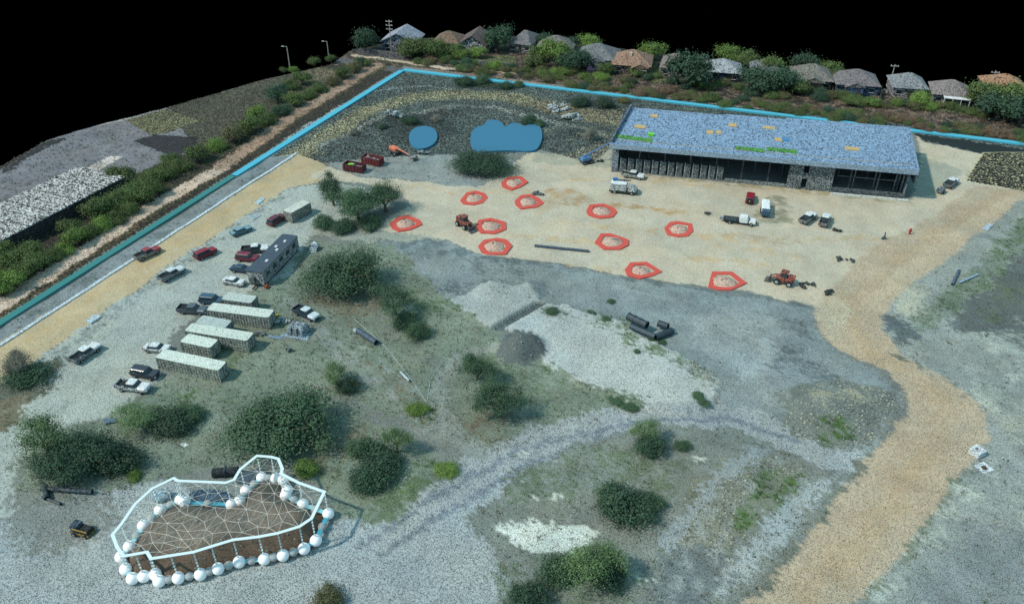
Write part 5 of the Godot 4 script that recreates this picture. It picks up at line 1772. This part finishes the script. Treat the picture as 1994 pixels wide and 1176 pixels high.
func build_site() -> void:
	dumpster([707, 311, 744, 319], "red open dumpster full of white debris beside the orange lift", rgb(138, 52, 58), false)
	dumpster([672, 326, 709, 332], "dark red open dumpster with a bright green sheet on top", rgb(112, 44, 54), true)
	boom_lift([756, 290, 782, 301], rgb(222, 128, 96), 6.0, 1.4, "orange boom lift with lowered arm near the small blue overlay blob")
	boom_lift([1132, 316, 1152, 312], rgb(92, 140, 188), 6.5, 4.4, "blue boom lift raised towards the building's corner")
	loader([886, 428, 925, 450], rgb(212, 120, 100), "orange red loader beside a red outlined sand pile")
	loader([1548, 553, 1500, 541], rgb(214, 118, 98), "orange red loader with pale wheels at the yard's lower edge")
	junk(1572, 558, 9, 1.6, rgb(84, 94, 92), "dark loose hoses and pieces behind the pale wheeled loader")
	junk(1612, 571, 9, 1.1, rgb(58, 70, 66), "dark heap of scrap beside the dirt road's bend")
	junk(1644, 504, 9, 1.8, rgb(84, 96, 92), "dark scrap strewn on the sand above the road bend")
	junk(1048, 378, 12, 1.3, rgb(126, 136, 138), "grey scrap and blue bits beside a red outlined pile")
	junk(1378, 418, 6, 0.7, rgb(90, 98, 96), "small grey scrap on the sand near the flatbed truck")
	junk(1630, 449, 5, 0.8, rgb(84, 92, 88), "dark flat scrap beside the two pickups on sand")
	junk(548, 627, 14, 1.3, rgb(186, 198, 198), "tangle of white pipes beside the long container's end")
	junk(507, 652, 9, 0.9, rgb(150, 160, 158), "grey heap at the end of the blue sheeted container")
	junk(563, 684, 6, 0.6, rgb(120, 130, 140), "small grey bundle on the grass below the pallets")
	junk(805, 310, 8, 1.2, rgb(160, 130, 120), "rusty pieces lying below the orange lift's arm")
	junk(826, 298, 8, 1.2, rgb(170, 186, 194), "pale scrap at the edge of the small blue overlay blob")
	junk(1112, 232, 16, 2.2, rgb(204, 216, 218), "white heap of bags in the rear field near the building", "white_heap", "heap", 2.0)
	junk(1085, 214, 18, 2.6, rgb(216, 226, 228), "white heap of rubble in the rear field's sandy band", "white_heap", "heap", 2.0)
	junk(768, 230, 12, 2.0, rgb(190, 204, 204), "white scattered blocks in the rear field beside a bush", "white_heap", "heap", 2.0)
	junk(1168, 314, 6, 0.6, rgb(66, 76, 76), "dark bin shaped heap beside the blue boom lift", "debris_bin", "bin")
	junk(536, 618, 4, 0.5, rgb(206, 206, 70), "yellow bundle against the long container's end", "yellow_bundle", "bundle")
	junk(520, 561, 4, 0.4, rgb(206, 104, 70), "orange bundle under the long trailer's hitch", "orange_bundle", "bundle")
	# pipes
	pipe([1222, 630, 1259, 648], 0.75, rgb(48, 66, 76), "thick black culvert pipe highest in the pipe stack", "culvert_pipe", "pipe", 0.85)
	pipe([1228, 641, 1276, 662], 0.6, rgb(54, 74, 84), "long black culvert pipe under the thick one")
	pipe([1281, 640, 1300, 647], 0.62, rgb(46, 64, 74), "short black pipe piece apart from the stack", "culvert_pipe", "pipe", 0.5)
	pipe([1276, 663, 1308, 650], 0.62, rgb(44, 62, 72), "black culvert pipe lying across the end of the stack")
	pipe([1041, 480, 1147, 491], 0.3, rgb(62, 82, 100), "long slim dark pipe lying on the sand")
	pipe([697, 648, 733, 672], 0.55, rgb(72, 92, 108), "dark bluish pipe with pale pipe beside it on the grass")
	pipe([690, 645, 712, 658], 0.35, rgb(190, 208, 214), "short pale pipe touching the dark bluish pipe")
	pipe([780, 726, 797, 743], 0.22, rgb(180, 200, 206), "thin pale pipe alone on the dry grass")
	pipe([80, 955, 180, 962], 0.35, rgb(62, 78, 88), "dark pipe with pale ends below the shadowed tree", "culvert_pipe", "pipe")
	pipe([82, 970, 118, 984], 0.22, rgb(60, 74, 80), "thin dark pipe lying askew below the shadowed tree")
	pipe([88, 950, 92, 975], 0.4, rgb(50, 66, 74), "short stub pipe at the head of the dark pipe")
	pipe([1855, 556, 1868, 528], 0.28, rgb(84, 104, 122), "dull blue pipe bundle on the grassy bank", "culvert_pipe", "pipe")
	pipe([1868, 552, 1905, 536], 0.24, rgb(160, 184, 200), "pale blue pipe bundle on the grassy bank", "culvert_pipe", "pipe")
	# thin white lines on the grass: pipes laid out
	for w in [[690, 622, 745, 670], [745, 670, 790, 725], [790, 725, 835, 790], [835, 790, 862, 780], [838, 740, 832, 780], [862, 705, 838, 740]]:
		pipe(w, 0.045, rgb(190, 204, 204), "thin white hose laid across the dry grass", "white_hose", "hose", 0.02, "white hose pieces on the dry grass")
	# drain inlets
	inlet(1903, 884, 1.7, 0.5, "raised white square drain box beside the dirt road", 1.0, rgb(206, 216, 220))
	inlet(1918, 912, 1.9, 0.4, "low white square drain frame set in the ground", 0.15, rgb(206, 216, 220))
	slab([165, 626, 186, 612, 196, 618, 176, 631], rgb(180, 198, 204), "pale concrete slab at the tan road's edge", "concrete_slab", "slab", 0.3)
	slab([495, 396, 508, 386, 516, 388, 503, 399], rgb(176, 206, 214), "pale blue slab at the tan road's far edge", "concrete_slab", "slab", 0.2)
	slab([480, 424, 497, 418, 508, 421, 492, 430], rgb(166, 180, 184), "pale patch of slab near the teal sedan", "concrete_slab", "slab", 0.15)
	slab([1913, 447, 1924, 436, 1936, 438, 1926, 449], rgb(176, 194, 204), "pale slab at the dirt road's outer edge", "concrete_slab", "slab", 0.2)
	slab([545, 655, 598, 664, 605, 650, 560, 648], rgb(150, 174, 188), "pale blue boards flat on the grass under the tarp stack", "board_stack", "boards", 0.15)
	slab([518, 652, 548, 655, 552, 662, 524, 658], rgb(120, 140, 160), "dull blue boards flat on the grass beside the pale ones", "board_stack", "boards", 0.15)
	slab([350, 866, 358, 862, 368, 867, 358, 872], rgb(206, 216, 214), "small white sheet alone on the dry grass", "white_sheet", "sheet", 0.1)
	slab([200, 820, 222, 816, 228, 824, 206, 828], rgb(92, 116, 136), "blue grey lid lying among the shrubs", "lid", "lid", 0.3)
	slab([600, 478, 612, 470, 618, 476, 606, 486], rgb(196, 214, 220), "white sheet between the long trailer and the big tree", "white_sheet", "sheet", 0.2)
	# tarp covered stack
	var t := thing("tarp_stack", "grey tarp covered stack standing on pale boards", "stack", G(581, 648), -0.25)
	var mb := MB.new()
	mb.hull([[-0.1, 3.6, 2.8], [0.9, 3.5, 2.7], [1.5, 3.2, 2.4], [1.8, 2.4, 1.8]], Vector3.ZERO)
	part("tarp", mb.done(), mat(rgb(160, 178, 186), 3), t)
	part("strap", bx(Vector3(0.5, 0.8, 0), Vector3(0.1, 1.9, 2.9)), mat(rgb(60, 70, 76), 1), t)
	part("strap", bx(Vector3(-0.6, 0.8, 0), Vector3(0.1, 1.88, 2.88)), mat(rgb(60, 70, 76), 1), t)
	# cart by the heap
	t = thing("utility_cart", "dark utility cart with yellow frame on the gravel", "cart", G(163, 1040), -0.3)
	part("frame", bx(Vector3(0, 0.55, 0), Vector3(3.0, 0.2, 1.5)), mat(rgb(150, 130, 66), 3), t)
	part("engine", bx(Vector3(0.5, 0.95, 0), Vector3(1.5, 0.7, 1.2)), mat(rgb(50, 58, 60), 3), t)
	part("panel", bx(Vector3(-0.8, 1.2, 0), Vector3(1.0, 1.1, 1.3)), mat(rgb(76, 100, 116), 3), t)
	part("rail", bx(Vector3(0.2, 1.4, 0.7), Vector3(2.4, 0.1, 0.08)), mat(rgb(190, 150, 60), 2), t)
	for x in [-0.9, 0.9]:
		for s in [-1, 1]:
			wheel(t, Vector3(x, 0.36, s * 0.75), 0.36, 0.24)
	# things lying behind the heap
	t = thing("tarp_roll", "long blue tarp roll lying along the heap's rear", "tarp", G(412, 976), -0.06)
	var tr := MB.new()
	tr.ball(Vector3(0, 0.9, 0), Vector3(3.2, 1.2, 0.9), 14, 7)
	part("roll", tr.done(true), mat(rgb(86, 116, 146), 3), t)
	t = thing("white_bag", "white and blue bag heap behind the brown heap", "bag", G(316, 972))
	var wb := MB.new()
	wb.ball(Vector3(0, 0.6, 0), Vector3(1.6, 0.9, 1.1), 10, 6)
	part("bag", wb.done(true), mat(rgb(170, 200, 214), 3), t)
	t = thing("dark_drum", "dark round tank lying behind the white net outline", "tank", G(440, 926), 0.1)
	var dd := MB.new()
	dd.tube(Vector3(-1.8, 0.6, 0), Vector3(1.8, 0.6, 0), 0.7, 0.7, 12)
	part("drum", dd.done(), mat(rgb(48, 62, 70), 3), t)
	part("band", bx(Vector3(0, 0.6, 0), Vector3(0.2, 1.44, 1.44)), mat(rgb(60, 76, 84), 2), t)
	t = thing("dark_tarp", "dark blue tarp mound under the white net's raised end", "tarp", G(492, 932), 0.3)
	var dt := MB.new()
	dt.ball(Vector3(0, 0.2, 0), Vector3(2.4, 0.9, 1.4), 12, 6)
	part("mound", dt.done(true), mat(rgb(52, 74, 90), 2), t)
	# hydrant, sign
	t = thing("hydrant", "small red hydrant post at the yard's right side", "hydrant", G(1772, 456))
	var hy := MB.new()
	hy.tube(Vector3(0, -0.1, 0), Vector3(0, 1.1, 0), 0.22, 0.2, 8)
	hy.ball(Vector3(0, 1.15, 0), Vector3(0.26, 0.26, 0.26), 8, 5)
	hy.tube(Vector3(-0.35, 0.75, 0), Vector3(0.35, 0.75, 0), 0.12, 0.12, 6)
	part("body", hy.done(), mat(rgb(170, 44, 52), 1), t)
	t = thing("site_stand", "grey post stand on the sand left of the hydrant", "stand", G(1722, 466))
	part("post", bx(Vector3(0, 0.8, 0), Vector3(0.2, 1.7, 0.2)), mat(rgb(120, 132, 134), 3), t)
	for s in [-1, 1]:
		part("foot", bx(Vector3(s * 0.35, 0.35, 0), Vector3(0.12, 0.9, 0.5), 0.0, s * 0.5), mat(rgb(120, 132, 134), 3), t)
	var person := 0
	# red outlines with piles
	var rings := [
		[[976, 356, 988, 346, 1015, 344, 1029, 355, 1014, 365, 996, 371, 978, 364], "red outline on the sand below the domed tree"],
		[[896, 391, 908, 376, 926, 372, 944, 377, 950, 386, 940, 396, 922, 400, 902, 398], "red outline nearest the grey earth below the domed tree"],
		[[1002, 392, 1014, 381, 1034, 379, 1052, 388, 1059, 396, 1046, 404, 1014, 408, 1004, 400], "red outline with grey scrap at its rim"],
		[[1142, 412, 1148, 400, 1176, 398, 1196, 406, 1202, 414, 1194, 424, 1168, 427, 1146, 420], "red outline beside the brown streak on the sand"],
		[[758, 437, 774, 424, 794, 420, 818, 430, 822, 438, 800, 448, 776, 452, 764, 446], "red outline beside the spreading trees"],
		[[926, 443, 932, 430, 956, 426, 985, 434, 986, 448, 964, 457, 936, 455], "red outline touching the orange red loader"],
		[[931, 481, 942, 469, 968, 465, 986, 468, 998, 480, 985, 497, 950, 499, 938, 493], "red outline on the sand next to the dark bank"],
		[[1294, 445, 1305, 433, 1320, 431, 1348, 436, 1351, 450, 1340, 460, 1320, 462, 1300, 458], "red outline near the flatbed truck"],
		[[1158, 474, 1170, 456, 1190, 456, 1224, 468, 1224, 478, 1208, 487, 1176, 487], "red outline between the slim dark pipe and flatbed truck"],
		[[1217, 526, 1228, 512, 1260, 511, 1290, 530, 1272, 538, 1246, 544, 1222, 537], "red outline with pointed end on the yard's lower edge"],
		[[1379, 560, 1387, 530, 1426, 530, 1455, 552, 1424, 566, 1398, 566], "largest red outline, near the pale wheeled loader"]]
	for r in rings:
		red_ring(r[0], r[1], "sand pile inside the " + r[1].replace("largest ", "largest "))
	blue_overlay([795, 274, 798, 260, 810, 250, 832, 248, 847, 254, 853, 268, 848, 281, 835, 290, 818, 294, 803, 289], "small oval flat blue overlay blob on the rear field")
	blue_overlay([915, 284, 917, 262, 927, 250, 942, 248, 948, 238, 962, 236, 976, 240, 984, 252, 996, 242, 1012, 244, 1022, 250, 1034, 242, 1050, 246, 1057, 262, 1054, 282, 1042, 299, 1000, 296, 965, 297, 926, 300], "large lobed flat blue overlay blob behind the domed tree")

# names the house or landmark that a plant stands by
func by_house(px: float) -> String:
	var list := [[775, "metal roofed house"], [868, "tan brown house"], [920, "white gabled house"], [1012, "narrow steep roofed house"], [1078, "long grey roofed house"], [1158, "house with pink shrub"], [1228, "house with pale chimney"], [1312, "pinkish roofed house"], [1405, "light grey roofed house"], [1492, "dull grey roofed house"], [1580, "olive grey roofed house"], [1668, "blue walled house"], [1770, "white walled house"], [1850, "porch fronted house"], [1958, "orange tan roofed house"]]
	var best := ""
	var d := 1e9
	for h in list:
		if abs(h[0] - px) < d:
			d = abs(h[0] - px)
			best = h[1]
	return best

func by_hedge(px: float) -> String:
	if px < 60: return "beside the white shed's far end"
	if px < 150: return "beside the white ribbed shed"
	if px < 235: return "beside the cream yellow vans"
	if px < 345: return "beside the grey asphalt lot"
	if px < 500: return "beside the dark grass field"
	if px < 600: return "beside the brown grass field"
	return "close to the street corner"

func build_plants() -> void:
	var oak := "tree"
	# trees inside the site
	plant(650, 400, "loose", "site", 4.2, "tree", "loose green tree closest to the small white container", "tree", "", 1.3)
	plant(700, 432, "loose", "site", 5.2, "tree", "wide green tree in the middle of the spreading trio", "tree")
	plant(752, 412, "loose", "site", 4.6, "tree", "green tree throwing its shadow on the pale sand", "tree", "", 1.1)
	plant(690, 418, "umbrella", "site", 6.0, "tree", "flat wide crown bridging the spreading trio of trees", "tree", "", 0.8)
	plant(668, 448, "bush", "dark", 3.4, "shrub", "dark shrub under the flat wide crown", "shrub", "", 0.8)
	plant(722, 440, "bush", "site", 3.4, "shrub", "green shrub under the tree shading the sand", "shrub", "", 0.8)
	plant(630, 440, "bush", "site", 3.0, "shrub", "shrub at the foot of the spreading trio of trees", "shrub")
	plant(938, 330, "dome", "dark", 8.0, "tree", "broad dark domed tree in front of the large blue overlay blob", "tree", "", 0.42)
	plant(672, 562, "dome", "site", 8.0, "tree", "big round dense tree beside the long trailer", "tree", "", 0.72)
	plant(552, 855, "dome", "site", 8.2, "tree", "big round dense tree above the surveyed brown heap", "tree", "", 0.66)
	plant(150, 915, "dome", "dark", 5.6, "tree", "dark spreading tree beside the dark pipes", "tree", "", 0.75)
	plant(96, 888, "umbrella", "pale", 5.0, "tree", "pale feathery tree arching over the gravel lot's edge", "tree")
	plant(225, 905, "bush", "dark", 4.2, "shrub", "dark shrub growing against the dark spreading tree", "shrub")
	plant(262, 830, "umbrella", "pale", 4.0, "tree", "low pale green tree below the parked white pickup", "tree", "", 0.6)
	plant(335, 830, "bush", "dark", 4.4, "shrub", "long dark shrub below the pale green tree", "shrub", "", 0.7)
	plant(375, 812, "bush", "site", 2.4, "shrub", "small shrub at the end of the long dark shrub", "shrub")
	plant(770, 612, "umbrella", "site", 4.6, "tree", "flat topped green tree below the big round tree by the trailer", "tree", "", 0.9)
	plant(790, 632, "bush", "dark", 2.8, "shrub", "dark shrub under the flat topped tree", "shrub")
	plant(812, 655, "bush", "site", 2.8, "shrub", "round shrub on dry grass next to the dark one", "shrub")
	plant(655, 748, "umbrella", "pale", 2.8, "tree", "small thin tree between hoses and the big round tree", "tree")
	plant(678, 758, "bush", "dark", 2.4, "shrub", "dark shrub beside the small thin tree", "shrub")
	plant(930, 738, "loose", "site", 3.6, "tree", "green tree on dry grass near the dark stone heap", "tree")
	plant(972, 806, "loose", "site", 4.4, "tree", "round tree inside the curve of the gravel track", "tree")
	plant(775, 880, "umbrella", "pale", 2.4, "tree", "slender pale tree standing over dark shrubs", "tree", "", 1.5)
	plant(742, 914, "bush", "dark", 4.2, "shrub", "wide dark shrub below the slender pale tree", "shrub", "", 0.8)
	plant(718, 945, "bush", "dark", 3.2, "shrub", "dark shrub above the gravel track's lower end", "shrub")
	plant(705, 880, "bush", "site", 2.6, "shrub", "green shrub on the slope right of the big round tree", "shrub")
	plant(1256, 862, "umbrella", "pale", 2.6, "tree", "slender umbrella tree at the track's upper bend", "tree", "", 1.2)
	plant(1268, 878, "bush", "dark", 2.8, "shrub", "dark shrub under the slender umbrella tree", "shrub")
	plant(1215, 995, "bush", "dark", 4.4, "shrub", "wide dark shrub above the white sand patch", "shrub", "", 0.9)
	plant(1190, 975, "bush", "site", 2.6, "shrub", "green shrub against the wide dark shrub", "shrub")
	plant(1262, 985, "bush", "site", 2.4, "shrub", "small green shrub at the end of the wide dark shrub", "shrub")
	plant(1150, 1128, "loose", "pale", 4.2, "tree", "pale leafy tree covering the white sand patch's corner", "tree", "", 1.1)
	plant(1090, 1120, "bush", "site", 3.2, "shrub", "shrub at the foot of the pale leafy tree", "shrub")
	plant(1185, 1132, "bush", "dark", 3.0, "shrub", "dark shrub in the pale leafy tree's shadow", "shrub")
	plant(1030, 1170, "bush", "dark", 3.0, "shrub", "dark shrub at the gravel's edge below the white sand", "shrub")
	plant(640, 1180, "bush", "olive", 2.6, "shrub", "olive shrub at the gravel below the surveyed heap", "shrub")
	plant(56, 738, "bush", "dark", 4.4, "shrub", "dark shrub bordering the tan road", "shrub", "", 0.6)
	plant(40, 730, "umbrella", "grey", 3.2, "tree", "bare thin tree leaning over the tan road", "tree")
	plant(600, 920, "bush", "bright", 2.2, "shrub", "bright green shrub right of the net's raised end", "shrub")
	plant(262, 930, "bush", "bright", 1.3, "shrub", "tiny bright shrub above the surveyed heap", "shrub")
	plant(812, 802, "bush", "bright", 2.0, "shrub", "bright shrub beside the hose's lower end", "shrub", "", 0.7)
	plant(868, 920, "bush", "bright", 2.2, "shrub", "low bright shrub along the gravel track", "shrub", "", 0.5)
	plant(1330, 872, "bush", "site", 1.6, "shrub", "little shrub beside the track right of the umbrella tree", "shrub", "", 0.7)
	for q in [[1075, 612, 1.6], [1230, 795, 1.6], [1200, 782, 1.4], [1290, 668, 1.0], [1270, 660, 1.2], [1180, 625, 1.0], [1150, 612, 1.0], [1360, 778, 1.3], [1370, 790, 1.2], [1240, 690, 0.8], [1190, 590, 1.0]]:
		plant(q[0], q[1], "bush", "site", q[2], "weed", "knee high green weed on the whitish stone pad", "weed", "weeds on the stone pad", 0.5)
	# rear field
	for q in [[800, 240, 2.6, "dark"], [905, 165, 3.4, "dark"], [940, 160, 3.0, "site"], [985, 172, 2.6, "dark"], [1030, 240, 2.8, "dark"], [1050, 244, 2.0, "site"], [1130, 205, 3.4, "dark"], [1180, 208, 3.2, "dark"], [690, 262, 1.8, "grey"], [850, 236, 2.0, "grey"], [745, 250, 1.6, "dark"], [1010, 168, 2.2, "site"], [1215, 200, 2.2, "olive"]]:
		plant(q[0], q[1], "bush", q[3], q[2], "field_shrub", {"dark": "dark green", "site": "green", "grey": "bare grey", "olive": "olive"}[q[3]] + " shrub growing in the dark rear field", "shrub", "shrubs of the rear field")
	plant(1150, 275, "loose", "grey", 2.2, "tree", "bare grey tree near the building's left corner", "tree")
	# hedge along the path
	var hedge := [[318, 345, 3.6], [350, 330, 3.4], [385, 312, 3.4], [420, 292, 3.2], [455, 275, 3.4], [490, 258, 3.4], [520, 240, 3.4], [548, 222, 3.4], [575, 205, 3.2], [600, 190, 3.0], [622, 178, 3.0], [648, 164, 2.8], [668, 152, 2.8], [690, 140, 2.6], [540, 196, 3.6], [565, 172, 3.4], [590, 165, 3.2], [500, 232, 3.0], [470, 262, 2.8], [330, 318, 3.0], [700, 128, 2.2], [0, 572, 2.8], [25, 558, 3.0], [50, 540, 2.8], [75, 524, 2.6], [100, 508, 2.8], [125, 492, 2.6], [150, 476, 2.8], [175, 460, 2.8], [200, 446, 3.0], [225, 432, 3.0], [250, 414, 3.0], [275, 396, 3.0], [300, 380, 2.8], [-10, 548, 3.4], [30, 522, 3.2], [65, 502, 2.8], [10, 500, 3.0], [140, 456, 2.6], [215, 408, 4.8], [250, 388, 4.2], [193, 424, 3.6], [275, 368, 3.6], [298, 352, 3.4], [240, 360, 3.6]]
	for q in hedge:
		var tone: String = ["warm", "warm", "bright", "olive", "dark"][rng.randi() % 5] if q[0] > 300 else ["warm", "warm", "warm", "bright"][rng.randi() % 4]
		var tallk: bool = rng.randf() < 0.55
		plant(q[0], q[1], "far" if tallk else "bush", tone, q[2], "hedge_bush", {"warm": "mid green", "bright": "bright green", "olive": "olive", "dark": "dark green"}[tone] + (" tall" if tallk else " low") + " hedge bush on the pale path, " + by_hedge(q[0]), "bush", "hedge beside the pale path", 1.0)
	plant(570, 138, "bush", "bright", 1.8, "shrub", "small bright green bush under the street lamp at the land's edge", "shrub")
	for q in [[612, 128, 2.2], [645, 122, 2.0], [552, 142, 1.4], [716, 128, 1.8]]:
		plant(q[0], q[1], "far", "warm", q[2], "street_tree", "small tree growing by the street corner", "tree", "small trees by the street corner")
	# scrub belt behind the far boundary
	for i in 118:
		var f := i / 117.0
		var x := 820.0 + 1190.0 * f
		var y := 140.0 + 146.0 * f + rng.randf_range(-22.0, -4.0) - (6.0 if x < 1100 else 0.0)
		var tone: String = ["warm", "olive", "brown", "dark", "olive", "warm"][rng.randi() % 6]
		plant(x + rng.randf_range(-8, 8), y, "bush", tone, rng.randf_range(1.5, 3.0), "scrub_bush", {"warm": "leaf green", "olive": "olive", "brown": "dry brown", "dark": "dark green"}[tone] + " scrub bush behind the cyan line, below the " + by_house(x), "bush", "scrub behind the far boundary", 0.8)
	# trees among the houses
	for q in [[712, 100, 4.0, "dark", 1.3], [800, 112, 4.0, "warm", 1.0], [832, 112, 3.8, "warm", 1.0], [852, 112, 3.6, "warm", 1.1], [880, 112, 3.0, "warm", 1.0], [900, 115, 2.6, "bright", 0.8], [930, 112, 2.6, "bright", 0.8], [968, 100, 4.6, "dark", 1.2], [1050, 118, 3.2, "warm", 1.1], [1082, 130, 4.4, "bright", 1.2], [1105, 136, 3.6, "dark", 1.0], [1040, 132, 3.0, "warm", 0.9], [1125, 138, 4.2, "dark", 1.0], [1150, 98, 3.4, "bright", 1.0], [1265, 116, 3.8, "bright", 1.0], [1180, 144, 2.6, "warm", 0.9], [1345, 168, 6.2, "dark", 1.1], [1420, 124, 3.6, "bright", 1.1], [1452, 132, 3.2, "warm", 1.0], [1480, 178, 5.2, "dark", 0.9], [1520, 180, 5.0, "dark", 0.9], [1500, 150, 3.6, "warm", 1.1], [1565, 146, 3.8, "dark", 1.1], [1605, 148, 3.2, "warm", 1.0], [1625, 160, 2.6, "warm", 1.0], [1790, 208, 2.8, "bright", 1.0], [1820, 192, 1.8, "warm", 1.0], [1915, 208, 4.4, "warm", 1.0], [1940, 232, 5.6, "dark", 0.9], [1965, 222, 5.4, "warm", 1.0], [1985, 240, 5.2, "dark", 0.9], [1890, 205, 2.6, "warm", 1.0], [1060, 92, 3.0, "dark", 1.0], [1108, 98, 3.0, "dark", 1.0], [1240, 148, 2.2, "warm", 0.8], [1555, 182, 3.0, "warm", 0.9], [1700, 205, 2.4, "bright", 0.6], [1660, 206, 2.4, "warm", 0.6]]:
		plant(q[0], q[1], "far", q[3], q[2] * 1.28, "garden_tree", {"warm": "mid green", "bright": "bright yellow green", "dark": "dark dense"}[q[3]] + " garden tree by the " + by_house(q[0]), "tree", "trees among the houses", q[4])
	for i in 64:
		var f2 := i / 63.0
		var tone2: String = ["warm", "dark", "olive", "bright"][rng.randi() % 4]
		plant(800.0 + 1180.0 * f2 + rng.randf_range(-10, 10), 112.0 + 118.0 * f2 + rng.randf_range(-10, 8), "bush", tone2, rng.randf_range(1.8, 3.2), "garden_shrub", {"warm": "leaf green", "olive": "olive", "bright": "bright green", "dark": "dark green"}[tone2] + " garden shrub at the foot of the " + by_house(800.0 + 1180.0 * f2), "shrub", "shrubs below the houses", 0.9)
	plant(1150, 138, "bush", "pink", 1.5, "shrub", "pink blossoming shrub in front of the grey hip roof", "shrub")
